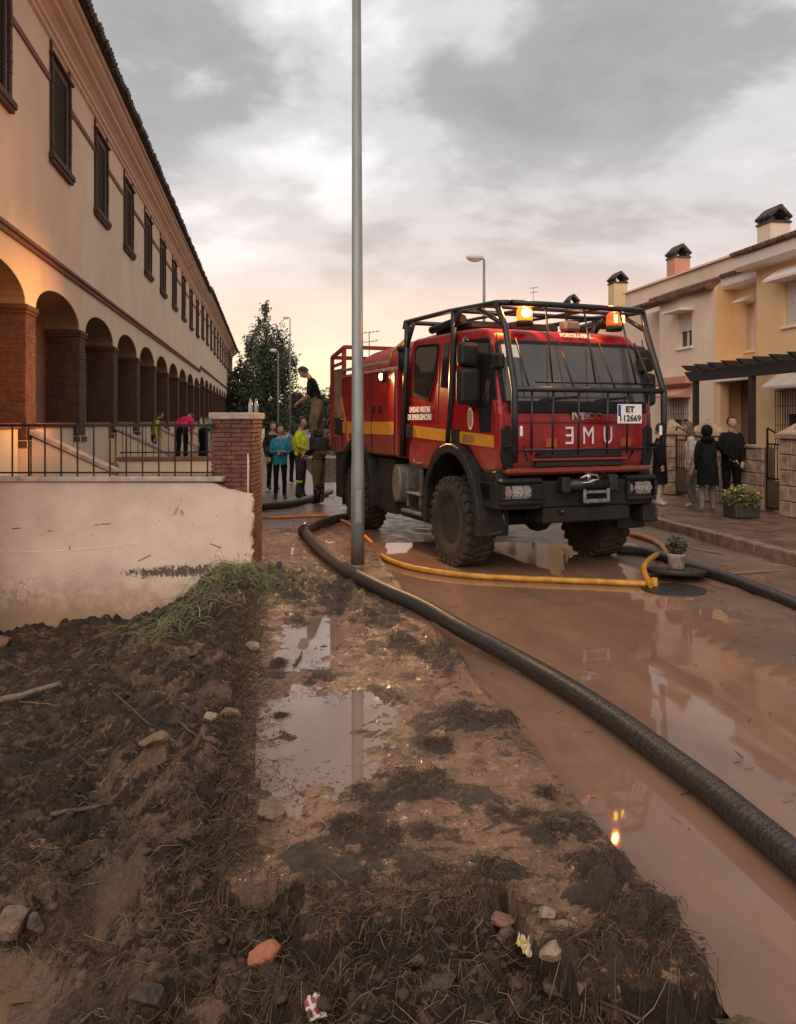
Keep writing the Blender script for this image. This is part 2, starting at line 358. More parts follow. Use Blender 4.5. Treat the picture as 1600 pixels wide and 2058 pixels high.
BLACKP = mat('black plastic', (.020, .020, .021), .5, 0, .25, 6, .15, 120, dirt=(.80, .4, (.050, .033, .024), .35), spec=.22)
BLACKM = mat('black steel', (.020, .020, .024), .34, .1, .25, 6, .06, 60)
UNDER = mat('chassis grime', (.022, .018, .015), .8, 0, .35, 7, .3, 40)
RUBBER = mat('muddy tyre rubber', (.030, .026, .023), .8, 0, .3, 9, .4, 50, dirt=(.36, .3, (.055, .034, .023), .8))
RIM = mat('wheel rim', (.16, .14, .125), .5, .3, .3, 8, .2, 40)
GLASS = mat('dark window glass', (.018, .020, .022), .05, 0, .1, 3, spec=.9)
SEAL = mat('window rubber', (.012, .012, .012), .95, 0, .2, 9, spec=.05)
WSHIELD = mat('windscreen glass', (.085, .078, .076), .04, 0, .1, 3, spec=1.0)
CHROME = mat('bright metal', (.55, .55, .55), .22, 1, .15, 20)
WHITEP = mat('white letter paint', (.80, .78, .76), .5, 0, .08, 10)
BLUEP = mat('blue plate strip', (.02, .06, .35), .4)
BLACKL = mat('black letter paint', (.015, .015, .018), .5)
HOSEBLK = mat('black rubber hose', (.011, .011, .012), .42, 0, .3, 45, .2, 90, col2=(.050, .040, .032))
HOSEYEL = mat('yellow hose', (.60, .27, .022), .45, 0, .25, 6, .2, 60)
HOSEORA = mat('orange hose', (.60, .19, .030), .5, 0, .25, 6, .2, 60)
WOODDK = mat('dark pergola timber', (.030, .021, .018), .6, 0, .3, 6, .3, 40, stretch=(1, 1, 4))
HY = mat('yellow render', (.82, .55, .29), .9, 0, .06, .8, .2, 90)
HP = mat('pale pink render', (.84, .65, .50), .9, 0, .06, .8, .2, 90)
HPINK = mat('pink plaster', (.60, .27, .19), .85, 0, .08, 2, .2, 90)
HWHITE = mat('white trim', (.84, .72, .63), .75, 0, .05, 3, .1, 60)
PORCHB = mat_brick('brown porch brick', (.30, .15, .105), (.26, .13, .09), (.28, .175, .13))
STONE = mat('garden wall stone', (.46, .31, .205), .9, 0, .28, 6, .6, 40)
PAVER = mat('red brown paving', (.24, .125, .09), .36, 0, .3, 2.5, .4, 40)
KERB = mat('kerb stone', (.28, .165, .12), .6, 0, .25, 6, .5, 40)
BLIND = mat('white shutter', (.74, .62, .55), .6, 0, .05, 4)
AMBER = mat_emit('amber beacon glow', (1.0, .22, .015), 2.0)
AMBER2 = mat_emit('amber beacon lens', (1.0, .14, .02), .75)
BULB = mat_emit('beacon bulb', (1.0, .55, .12), 12)
SOFFIT = mat('shaded porch soffit', (.30, .20, .125), .9, 0, .12, 2, .2, 60)  # darker tan than the stucco: porch shade under the arches put into the colour
FLOODW = mat_emit('warm floodlight glow', (1.0, .60, .22), 90)
HEADL = mat('headlight reflector', (.55, .53, .50), .12, .75, .35, 60, .6, 120)
WATER = mat_water('muddy flood water', (.27, .150, .096), .035, .06, 3.0)
PUDDLE = mat_water('puddle water', (.27, .165, .115), .02, .015, 3.0)
# ---------------------------------------------------------------- terrain: lot, left pavement, road, rubble
def fbm(x, y, s, o=4, seed=0.0):
    return noise.fractal(Vector((x*s+seed, y*s-seed*.7, seed*1.3)), 0.9, 2.1, o)
def sstep(a, b, x):
    t = min(1, max(0, (x-a)/(b-a))); return t*t*(3-2*t)
def slab_front(x):                        # broken near edge of the pavement slab
    e = 2.88 if x < .92 else 2.40
    if .86 < x < .98: e = 2.40+(.98-x)/.12*.48 if x > .92 else 2.88
    return e+.05*noise.noise(Vector((x*6, .3, 0)))+.02*noise.noise(Vector((x*22, 1.3, 0)))
# dark flood wrack lying on the pavement: (x, y, radius x, radius y, height)
WRACK = []
for px, py, rx, ry, h in [(880, 1315, .17, .42, .05), (760, 1255, .22, .5, .035), (800, 1300, .22, .3, .03), (620, 1185, .42, .95, .085), (700, 1200, .3, .5, .05), (540, 1165, .25, .6, .12),
        (930, 1445, .20, .20, .05), (1000, 1450, .12, .14, .04), (790, 1585, .26, .14, .03), (640, 1362, .12, .14, .03), (560, 1335, .06, .09, .03),
        (1130, 1690, .16, .22, .05), (1030, 1640, .10, .10, .02), (780, 1680, .22, .09, .022), (960, 1760, .2, .1, .03), (1240, 1790, .20, .20, .07), (1300, 1850, .15, .18, .07),
        (1180, 1925, .24, .12, .05), (1330, 1930, .10, .12, .05), (830, 1560, .14, .08, .025), (600, 1250, .1, .2, .02), (700, 1660, .14, .1, .02), (880, 1500, .1, .08, .02), (1100, 1600, .07, .08, .02),
        (560, 1440, .04, .03, .015), (760, 1235, .3, .3, .03)]:
    g = on_ground(px, py, .12); WRACK.append((g.x, g.y, rx, ry, h))
BASIN = []                               # shallow hollows where the puddles stand
for px, py, rx, ry, d in [(625, 1455, .36, .62, .022), (640, 1275, .26, .75, .018), (590, 1330, .16, .22, .010), (1130, 1840, .12, .10, .03), (580, 1105, .22, .6, .012), (950, 1385, .20, .30, .010), (530, 1520, .14, .2, .010), (740, 1400, .12, .2, .006), (700, 1230, .14, .4, .006)]:
    g = on_ground(px, py, .12); BASIN.append((g.x, g.y, rx, ry, d))
PUD_Z = .1165
def walk_h(x, y):
    h = .122+.007*fbm(x, y, 1.4, 4, 3.1)+.0075*fbm(x, y, 6, 5, 9.2)+.005*fbm(x, y, 24, 4, 2.2)
    for bx, by, rx, ry, d in BASIN:
        q = ((x-bx)/rx)**2+((y-by)/ry)**2
        if q < 2.5: h -= d*math.exp(-q*1.3)
    w = 0.0
    for wx, wy, rx, ry, hh in WRACK:
        q = ((x-wx)/rx)**2+((y-wy)/ry)**2
        if q < 4:
            m = math.exp(-q*.9)*(.75+1.3*fbm(x, y, 5.5, 5, 5.5)+.7*fbm(x*.6, y, 16, 3, 4.5)); m = min(1.2, max(0, m-.2)); w = max(w, m*1.3); h += hh*m
    g_ = fbm(x*.8, y*.55, 3.6, 6, 15.5)-.34; g_ = max(0, g_)*1.8; w = max(w, min(.8, g_)); h += .03*min(.8, g_)
    h += w*(.022*fbm(x, y, 30, 3, 8.8))
    return h, min(1, w*1.7)
LOTPUD = [(-.66, 3.40, .17, .24, .09, -.19), (-1.02, 2.95, .34, .30, .10, -.20), (-.25, 5.25, .16, .2, .08, -.02)]
def lot_h(x, y):
    t = sstep(-.2, -1.9, x); far = sstep(5.5, 10, y)
    h = .07-(.30*t+.26*far*t+.07*sstep(-1.6, -3.2, x))
    near = sstep(3.6, 2.7, y); h -= near*(.10 if x > -.16 else .14)*(1-.4*t)
    h += .10*math.exp(-((x+.25)/.35)**2)*sstep(3.2, 4.4, y)*(1-sstep(8.2, 9.6, y)*.2)
    h += .13*math.exp(-((x+.55)/.5)**2-((y-8.7)/.9)**2)
    h += .10*fbm(x, y, 1.1, 4, 1.7)+.075*fbm(x, y, 4.2, 5, 6.1)
    c = abs(fbm(x, y, 6.5, 5, 4.4)); h += .085*(c-.3)+.035*(abs(fbm(x, y, 15, 4, 8.4))-.25)+.018*fbm(x, y, 34, 3, 7.3)
    wet = 0.0
    for bx, by, rx, ry, d, lev in LOTPUD:
        q = ((x-bx)/rx)**2+((y-by)/ry)**2
        if q < 4: e = math.exp(-q*1.2); h = h*(1-e*.92)+(lev-.035)*e*.92; wet = max(wet, e)
    return h, wet
def lerp(a, b, t): return tuple(p+(q-p)*t for p, q in zip(a, b))
xs = np.concatenate([np.arange(-9, -4.2, .3), np.arange(-4.2, -1.6, .05), np.arange(-1.6, 1.452, .02), [1.452]])
ys = [0.0]
while ys[-1] < 13.2: ys.append(ys[-1]+(.10 if ys[-1] < 1.8 else .011+max(0, ys[-1]-2.2)*.0050))
ys = np.array(ys); nx, ny = len(xs), len(ys)
V = np.zeros((ny, nx, 3), np.float32); T = np.zeros((ny, nx, 3), np.float32); WALK = np.zeros((ny, nx), bool); WR = np.zeros((ny, nx), np.float32); W2 = np.zeros((ny, nx), np.float32)
DARKMUD, MIDMUD, TANMUD, SLIME = (.056, .029, .016), (.155, .082, .048), (.215, .113, .068), (.135, .072, .044)
for j, y in enumerate(ys):
    for i, x in enumerate(xs):
        x = float(x); y = float(y); f = slab_front(x) if x > .05 else 99
        edge = -.16+.04*noise.noise(Vector((y*3, 0, .5)))
        if y < 3.1: edge = max(edge, .14)
        s = min(x-edge, y-(f if x > .05 else 2.9)); dx_ = s == x-edge; s += .055*fbm(x, y, 7, 4, 17.)+.030*fbm(x, y, 24, 3, 19.); k = sstep(-.085, .03, s); on = k > .5
        hw = hl = 0
        if k > 0:
            hw, w = walk_h(x, y); kx = 1.452-x; hw -= .016*max(0, 1-kx/.05)
            d = min(1, max(0, s)/.12); hw += (.030 if dx_ else -.018)*(1-d)**2
            t = sstep(-.45, .4, fbm(x, y*.7, 3.0, 5, 11.)+.5*fbm(x, y, 17, 4, 12.)); cw = lerp(SLIME, TANMUD, t); ww = w; W2[j, i] = max(w, .5*(1-d))
        if k < 1:
            hl, wet = lot_h(x, y)
            t = sstep(-.35, .5, fbm(x, y, 2.4, 5, 13.)); c_ = lerp(DARKMUD, MIDMUD, t*.75); c_ = lerp(c_, SLIME, wet*.9); wl_ = 1-wet; W2[j, i] = .45*(1-wet)+.35*fbm(x, y, 3.0, 4, 29.)*(1-wet)-.5*wet
            if x > .92 and y < 2.5: hl = max(hl-.02, -.2)
        if k <= 0: h, c, WR[j, i] = hl, c_, wl_
        elif k >= 1: h, c, WR[j, i] = hw, cw, ww
        else: h = hl+(hw-hl)*k+.05*(abs(fbm(x, y, 11, 4, 23.))-.2)*4*k*(1-k); c = lerp(c_, cw, k); WR[j, i] = wl_ if not on else ww; W2[j, i] = .55
        x = float(x)
        V[j, i] = (x, y, h); T[j, i] = c; WALK[j, i] = on
idx = np.arange(ny*nx).reshape(ny, nx)
quads = np.stack([idx[:-1, :-1], idx[:-1, 1:], idx[1:, 1:], idx[1:, :-1]], -1).reshape(-1, 4)
onq = (WALK[:-1, :-1] & WALK[:-1, 1:] & WALK[1:, 1:] & WALK[1:, :-1]).reshape(-1)
MUD = mat_mud('wet churned mud', (.040, .022, .012), .22, .50, .66, .10, 1.0, 7., .45)
WALKMUD = mat_mud('wet silt film', (.050, .031, .020), .06, .24, .565, .07, .70, 12., .36, wk=.27)
def sub(name, sel, m):
    q = quads[sel]; u, inv = np.unique(q, return_inverse=True)
    return pydata(name, V.reshape(-1, 3)[u], inv.reshape(-1, 4), m, tint=T.reshape(-1, 3)[u], smooth=True, wrack=W2.reshape(-1)[u])
tag(sub('pavement', onq, WALKMUD), kind='structure')
tag(sub('mud_ground', ~onq, MUD), kind='structure')
def height_at(x, y):
    i = min(nx-2, max(0, int(np.searchsorted(xs, x))-1)); j = min(ny-2, max(0, int(np.searchsorted(ys, y))-1))
    u = (x-xs[i])/(xs[i+1]-xs[i]); v = (y-ys[j])/(ys[j+1]-ys[j])
    a = V[j, i, 2]*(1-u)+V[j, i+1, 2]*u; b = V[j+1, i, 2]*(1-u)+V[j+1, i+1, 2]*u
    return float(a*(1-v)+b*v), float(WR[j, i]), bool(WALK[j, i])
# puddle water
b = B(); b.quad((-.06, 3.25, PUD_Z), (1.40, 3.25, PUD_Z), (1.40, 12.9, PUD_Z), (-.06, 12.9, PUD_Z)); b.quad((1.0, 2.62, .100), (1.22, 2.62, .100), (1.22, 2.86, .100), (1.0, 2.86, .100))
tag(b.done('puddle_water', PUDDLE), kind='structure')
b = B()
for bx, by, rx, ry, d, lev in LOTPUD: b.quad((bx-rx*1.5, by-ry*1.5, lev), (bx+rx*1.5, by-ry*1.5, lev), (bx+rx*1.5, by+ry*1.5, lev), (bx-rx*1.5, by+ry*1.5, lev))
tag(b.done('lot_puddle_water', mat_water('ochre puddle water', (.20, .115, .060), .05, .03, 4)), kind='structure')
# far ground, left pavement beyond the lot, kerb edge
b = B(); b.quad((-900, -300, -.95), (900, -300, -.95), (900, 1500, -.95), (-900, 1500, -.95)); tag(b.done('ground', mat('earth', (.10, .07, .05), .95)), kind='structure')
b = B(); b.bb(-.16, 1.448, 13.15, 140, -.9, .116); tag(b.done('far_pavement', PAVER), kind='structure')
b = B(); b.bb(1.40, 1.456, 2.5, 13.15, -.5, .095); tag(b.done('kerb', KERB), kind='structure')
# pavers on the far part of the left pavement, seen between the pillar and the lamp post
b = B(); y = 13.2
while y < 19:
    x = -.14
    while x < 1.3:
        b.box((x+.145, y+.145, .118+random.uniform(-.003, .003)), (.285, .285, .02)); x += .295
    y += .295
o = b.done('far_pavement_tiles', PAVER); tag(o, kind='structure')
# road under the water, with silt banks rising out of it
rx_ = np.concatenate([np.arange(1.456, 6.6, .06), [6.62]]); ry_ = [-3.0]
while ry_[-1] < 24: ry_.append(ry_[-1]+(.3 if ry_[-1] < 1.8 else .03+.006*ry_[-1]))
rv = []; rt = []
for y in ry_:
    for x in rx_:
        x = float(x); h = -.026+.012*fbm(x, y, .8, 4, 21)
        bank = sstep(2.4, 4.6, x-.10*y+.35*fbm(x, y, .6, 3, 31)); h += .046*bank*(1 if y < 7.0 else sstep(9.0, 7.0, y)*.5+.5)
        h += (.012*fbm(x*2.6, y, 2.2, 5, 41)+.003*fbm(x, y, 14, 3, 43))*(.3+bank)
        h += .05*sstep(5.9, 6.5, x)*(.5+.5*fbm(x, y, 1, 3, 55))+.014*sstep(8.2, 10.5, y)*sstep(3.2, 4.6, x)
        h -= .05*sstep(3.3, 2.3, x)*sstep(12.5, 11.2, y)
        h += .038*sstep(11.2, 12.6, y)*sstep(5.6, 4.6, x)
        rv.append((x, y, h)); t = .5+.5*fbm(x, y, 1.6, 4, 61); rt.append(lerp((.205, .112, .072), (.115, .066, .044), t))
n = len(rx_); m_ = len(ry_); ii = np.arange(n*m_).reshape(m_, n)
q = np.stack([ii[:-1, :-1], ii[:-1, 1:], ii[1:, 1:], ii[1:, :-1]], -1).reshape(-1, 4)
tag(pydata('road', rv, q, mat_attr('silted road', .24, .45, 40, rough2=.5, var=.2, scale=16), tint=rt, smooth=True), kind='structure')
b = B(); b.bb(1.456, 6.62, 24, 400, -.5, -.03); tag(b.done('far_road', mat('far wet asphalt', (.10, .065, .048), .5)), kind='structure')
# flood water: one sheet with the open manhole left out
MH = Vector((4.50, 8.30, 0)); mr = .31
b = B(); N_ = 32; ring = [(MH.x+mr*math.cos(2*PI*k/N_), MH.y+mr*math.sin(2*PI*k/N_), 0) for k in range(N_)]
def sq(k):
    a = 2*PI*k/N_; c, s_ = math.cos(a), math.sin(a); m1 = max(abs(c), abs(s_)); return (MH.x+.9*c/m1, MH.y+.9*s_/m1, 0)
for k in range(N_): b.quad(ring[k], sq(k), sq(k+1), ring[(k+1) % N_])
x0, x1, y0, y1 = MH.x-.9, MH.x+.9, MH.y-.9, MH.y+.9
b.quad((1.454, -3, 0), (6.62, -3, 0), (6.62, y0, 0), (1.454, y0, 0)); b.quad((1.454, y1, 0), (6.62, y1, 0), (6.62, 40, 0), (1.454, 40, 0))
b.quad((1.454, y0, 0), (x0, y0, 0), (x0, y1, 0), (1.454, y1, 0)); b.quad((x1, y0, 0), (6.62, y0, 0), (6.62, y1, 0), (x1, y1, 0))
tag(b.done('flood_water', WATER), kind='structure')
# rubble heap in the gutter beyond the slab's corner
rv = []; rt = []; ax_ = np.arange(1.40, 2.75, .018); ay_ = np.arange(.9, 2.75, .018)
for y in ay_:
    for x in ax_:
        x = float(x); y = float(y); e = sstep(2.60, 2.05, y+.42*(x-1.45)+.08*fbm(x, y, 3, 3, 71))*sstep(2.7, 2.4, x)
        c = abs(fbm(x, y, 7, 4, 73)); h = -.10+e*(.16+.07*c+.04*fbm(x, y, 3, 3, 75)+.022*fbm(x, y, 24, 3, 77)); rv.append((x, y, h))
        t = sstep(-.3, .4, fbm(x, y, 2.6, 4, 79)); rt.append(lerp((.15, .085, .050), (.27, .18, .115), t))
n = len(ax_); m_ = len(ay_); ii = np.arange(n*m_).reshape(m_, n); q = np.stack([ii[:-1, :-1], ii[:-1, 1:], ii[1:, 1:], ii[1:, :-1]], -1).reshape(-1, 4)
tag(pydata('gutter_rubble', rv, q, mat_attr('gravelly rubble', .8, 1.0, 55, var=.45, scale=40), tint=rt, smooth=True), kind='stuff')

# ---------------------------------------------------------------- straw, roots and wrack strands
def steep(x, y): return abs(height_at(x, y+.03)[0]-height_at(x, y-.03)[0])+abs(height_at(min(x+.03, 1.45), y)[0]-height_at(x-.03, y)[0]) > .11
def strands(name, count, place, lmin, lmax, wmin, wmax, cols, m, lift=.012, flat=True):
    vs_, fs_, ts_ = [], [], []; k = 0
    rnd = random.Random(name)
    for _ in range(count):
        p = place(rnd)
        if p is None: continue
        x, y = p; a = rnd.uniform(0, 2*PI) if rnd.random() < .5 else rnd.gauss(.35, .5); l = rnd.uniform(lmin, lmax)*rnd.uniform(.4, 1); w = rnd.uniform(wmin, wmax)*.5
        bend = rnd.gauss(0, .7); pts = []; cx, cy = x, y
        tilt = abs(rnd.gauss(0, .22)) if rnd.random() < .35 else 0; z0 = height_at(x, y)[0]
        for s in range(4):
            t = s/3; h = height_at(cx, cy)[0]
            zz = max(h+.003, (z0+h)/2)+lift*math.sin(t*PI)*rnd.uniform(0, 1.6)+tilt*l*t
            pts.append((cx, cy, zz)); cx += math.cos(a)*l/3; cy += math.sin(a)*l/3; a += bend/3
        c = rnd.choice(cols); j = rnd.uniform(.7, 1.25); c = tuple(q*j for q in c)
        for s, (qx, qy, qz) in enumerate(pts):
            dx, dy = -math.sin(a)*w, math.cos(a)*w; tp = 1 if s < 3 else .35
            vs_ += [(qx-dx*tp, qy-dy*tp, qz), (qx, qy, qz+w*1.1), (qx+dx*tp, qy+dy*tp, qz)]; ts_ += [c]*3
        for s in range(3):
            o_ = k+s*3; fs_ += [(o_, o_+3, o_+4, o_+1), (o_+1, o_+4, o_+5, o_+2)]
        k += 12
    return tag(pydata(name, vs_, fs_, m, tint=ts_), kind='stuff')
STRAW = mat_attr('wet straw', .6, 0, 40, var=.3, scale=18, spec=.22)
DKS = [(.070, .039, .022), (.098, .056, .033), (.046, .026, .015), (.130, .078, .046), (.058, .033, .020)]
LTS = [(.19, .135, .085), (.15, .10, .062), (.24, .18, .12), (.12, .08, .05)]
def lot_place(r):
    y = 2.3+(r.random()**1.5)*7.2; x = r.uniform(-.55*y-.2, .1 if y > 3 else 1.4)
    h, w, on = height_at(x, y)
    if on or w < .55 or steep(x, y): return None
    return (x, y) if r.random() < sstep(-.45, .2, fbm(x, y, 2.2, 4, 91.))*.75+.25 else None
def wrack_place(r):
    wx, wy, rx, ry, hh = r.choice(WRACK); x = r.gauss(wx, rx*.62); y = r.gauss(wy, ry*.62)
    if x > 1.5 or x < -.2 or y > 10.4: return None
    h, w, on = height_at(min(x, 1.44), y); return (x, y) if (r.random() < w*1.6 or r.random() < .04) and not steep(x, y) else None
strands('dark_straw_litter', 26000, lot_place, .02, .13, .0014, .0042, DKS, STRAW, .022)
strands('pale_straw_litter', 3400, lot_place, .04, .20, .0014, .0034, LTS, STRAW, .022)
strands('pavement_straw_litter', 8500, wrack_place, .02, .08, .0012, .003, DKS+DKS+LTS[1:2], STRAW, .014)
def bank_place(r):
    x = r.gauss(-.16, .09); y = r.uniform(3.0, 9.3); return (x, y)
strands('bank_straw_litter', 3500, bank_place, .04, .16, .002, .005, DKS, STRAW, .02)
def front_place(r):
    x = r.uniform(.1, 1.44); y = slab_front(x)+r.gauss(.05, .07); return (x, y) if not steep(x, y) else None
strands('slab_edge_litter', 1300, front_place, .03, .12, .0018, .0045, DKS+LTS[3:], STRAW, .015)
def clod_place(r):
    x, y = r.uniform(-.1, 1.42), 2.6+(r.random()**1.4)*6.5
    return (x, y) if r.random() < .12+sstep(-.1, .4, fbm(x, y, 3, 4, 97.)) else None
strands('scattered_litter', 6500, clod_place, .006, .05, .0018, .004, DKS, STRAW, .006)
def float_place(r):
    return (r.uniform(1.6, 6.0), r.uniform(3.0, 9.5))
_h = height_at
def height_at(x, y): return (.002, 0, True) if x > 1.47 else _h(x, y)
strands('floating_litter', 170, float_place, .02, .10, .003, .008, DKS, STRAW, .004)
# clods of mud, one mass
vs_, fs_, ts_ = [], [], []
rnd = random.Random(5); ico = bmesh.new(); bmesh.ops.create_icosphere(ico, subdivisions=1, radius=1); iv = [v.co.copy() for v in ico.verts]; ifc = [[v.index for v in f.verts] for f in ico.faces]; ico.free()
for _ in range(3800):
    if rnd.random() < .72:
        p = lot_place(rnd)
    else: p = wrack_place(rnd) if rnd.random() < .7 else clod_place(rnd)
    if p is None: continue
    x, y = p; h, w, on = height_at(min(x, 1.44), y); s = rnd.uniform(.006, .026)*(1 if not on else .5)*(.7+rnd.random()); k = len(vs_)
    c = rnd.choice(DKS[:4]+[(.09, .056, .038)])
    for v in iv: vs_.append((x+v.x*s*rnd.uniform(.5, 1.5), y+v.y*s*rnd.uniform(.5, 1.5), h+v.z*s*.6*rnd.uniform(.4, 1.3)-s*.1)); ts_.append(c)
    fs_ += [[q+k for q in f] for f in ifc]
tag(pydata('mud_clods', vs_, fs_, mat_attr('mud clod', .35, .8, 60, rough2=.7, var=.5), tint=ts_, smooth=True), kind='stuff')
# torn green reeds against the wall end
def reeds(name, cx, cy, n, hmax, spread, seed):
    rnd = random.Random(seed); vs_, fs_, ts_ = [], [], []; k = 0
    for _ in range(n):
        x, y = rnd.gauss(cx, spread*.5), rnd.gauss(cy, spread*.5); a = rnd.uniform(0, 2*PI); l = rnd.uniform(.15, hmax); w = rnd.uniform(.003, .006); z = height_at(x, y)[0]
        c = rnd.choice([(.10, .125, .03), (.14, .16, .05), (.19, .18, .075), (.07, .085, .028), (.09, .07, .04)]); p = Vector((x, y, z)); el = rnd.uniform(.2, 1.0)
        for s in range(6):
            d = Vector((math.cos(a)*math.cos(el), math.sin(a)*math.cos(el), math.sin(el))); sd = Vector((-math.sin(a), math.cos(a), 0))*w*(1-s/6.5)
            vs_ += [p-sd, p+Vector((0, 0, w*.6)), p+sd]; ts_ += [c]*3; p = p+d*(l/5); el -= .42; a += rnd.gauss(0, .12)
            zz = height_at(p.x, p.y)[0]+.006
            if p.z < zz: p.z = zz; el = max(el, -.05)
        for s in range(5):
            o_ = k+s*3; fs_ += [(o_, o_+3, o_+4, o_+1), (o_+1, o_+4, o_+5, o_+2)]
        k += 18
    return tag(pydata(name, vs_, fs_, mat_attr('reed '+name, .5, 0, 10, var=.2), tint=ts_), kind='stuff')
reeds('green_reeds', -.28, 8.55, 420, .55, .55, 3); reeds('flattened_grass', -.85, 7.75, 260, .35, .5, 4); reeds('trapped_reeds', -.9, 9.1, 160, .3, .7, 9)
# ---------------------------------------------------------------- row of arcaded houses on the left
def wall_panel(b, P, u0, u1, v0, v1, holes, t):
    """Flat wall with rectangular openings; P(u, v, depth) -> point. Reveals are built to depth t."""
    us = sorted({u0, u1, *[h[0] for h in holes], *[h[1] for h in holes]}); vz = sorted({v0, v1, *[h[2] for h in holes], *[h[3] for h in holes]})
    for i in range(len(us)-1):
        for j in range(len(vz)-1):
            cu, cv = (us[i]+us[i+1])/2, (vz[j]+vz[j+1])/2
            if any(h[0] < cu < h[1] and h[2] < cv < h[3] for h in holes): continue
            a, c, d, e = us[i], us[i+1], vz[j], vz[j+1]
            b.quad(P(a, d, 0), P(c, d, 0), P(c, e, 0), P(a, e, 0)); b.quad(P(a, d, t), P(a, e, t), P(c, e, t), P(c, d, t))
    for a, c, d, e in holes+[(u0, u1, v0, v1)]:
        b.quad(P(a, d, 0), P(a, e, 0), P(a, e, t), P(a, d, t)); b.quad(P(c, d, 0), P(c, d, t), P(c, e, t), P(c, e, 0))
        b.quad(P(a, d, 0), P(a, d, t), P(c, d, t), P(c, d, 0)); b.quad(P(a, e, 0), P(c, e, 0), P(c, e, t), P(a, e, t))
LX, BAY = -3.40, 3.30
ZS, RISE, ZB, ZE = 3.57, .44, 4.38, 7.97        # arch springing, rise, string course, eaves
def front(u, v, w): return (-w, u, v)
def pier_mesh():
    b = B(); rnd = random.Random(3); rows = 27; h0, h1 = 1.62, 3.44; dz = (h1-h0)/rows
    b.mi = 1; b.bb(-.575, -.012, -.238, .238, .85, h1); b.mi = 0
    for r in range(rows):
        z0 = h0+r*dz+.006; z1 = h0+(r+1)*dz-.004
        for side in range(2):                   # long faces along x, front face along y
            ys_ = (-.25, -.236) if side else (.236, .25); off = .0 if r % 2 else .12; x = -.59
            while x < -.02:
                e = min(-.002, x+(.12 if (x < -.58 and r % 2 == 0) else .23)); q = rnd.uniform(-.004, .004)
                b.bb(x+.004, e-.004, ys_[0]-(q if not side else 0)*0+q*(1 if side == 0 else -1)*.5, ys_[1]+q*(1 if side == 0 else -1)*.5, z0, z1); x = e
        y = -.25
        while y < .249:
            e = min(.25, y+(.12 if (y < -.24 and r % 2) else .25)); q = rnd.uniform(-.003, .005); b.bb(-.014, q, y+.004, e-.004, z0, z1); y = e
    b.bb(-.60, .02, -.275, .275, 3.44, 3.485, .006); b.bb(-.61, .035, -.29, .29, 3.487, 3.565, .01)
    b.mi = 2; b.bb(-.60, .03, -.265, .265, 1.50, 1.615, .008); b.bb(-.59, .012, -.255, .255, .86, 1.498)
    return b
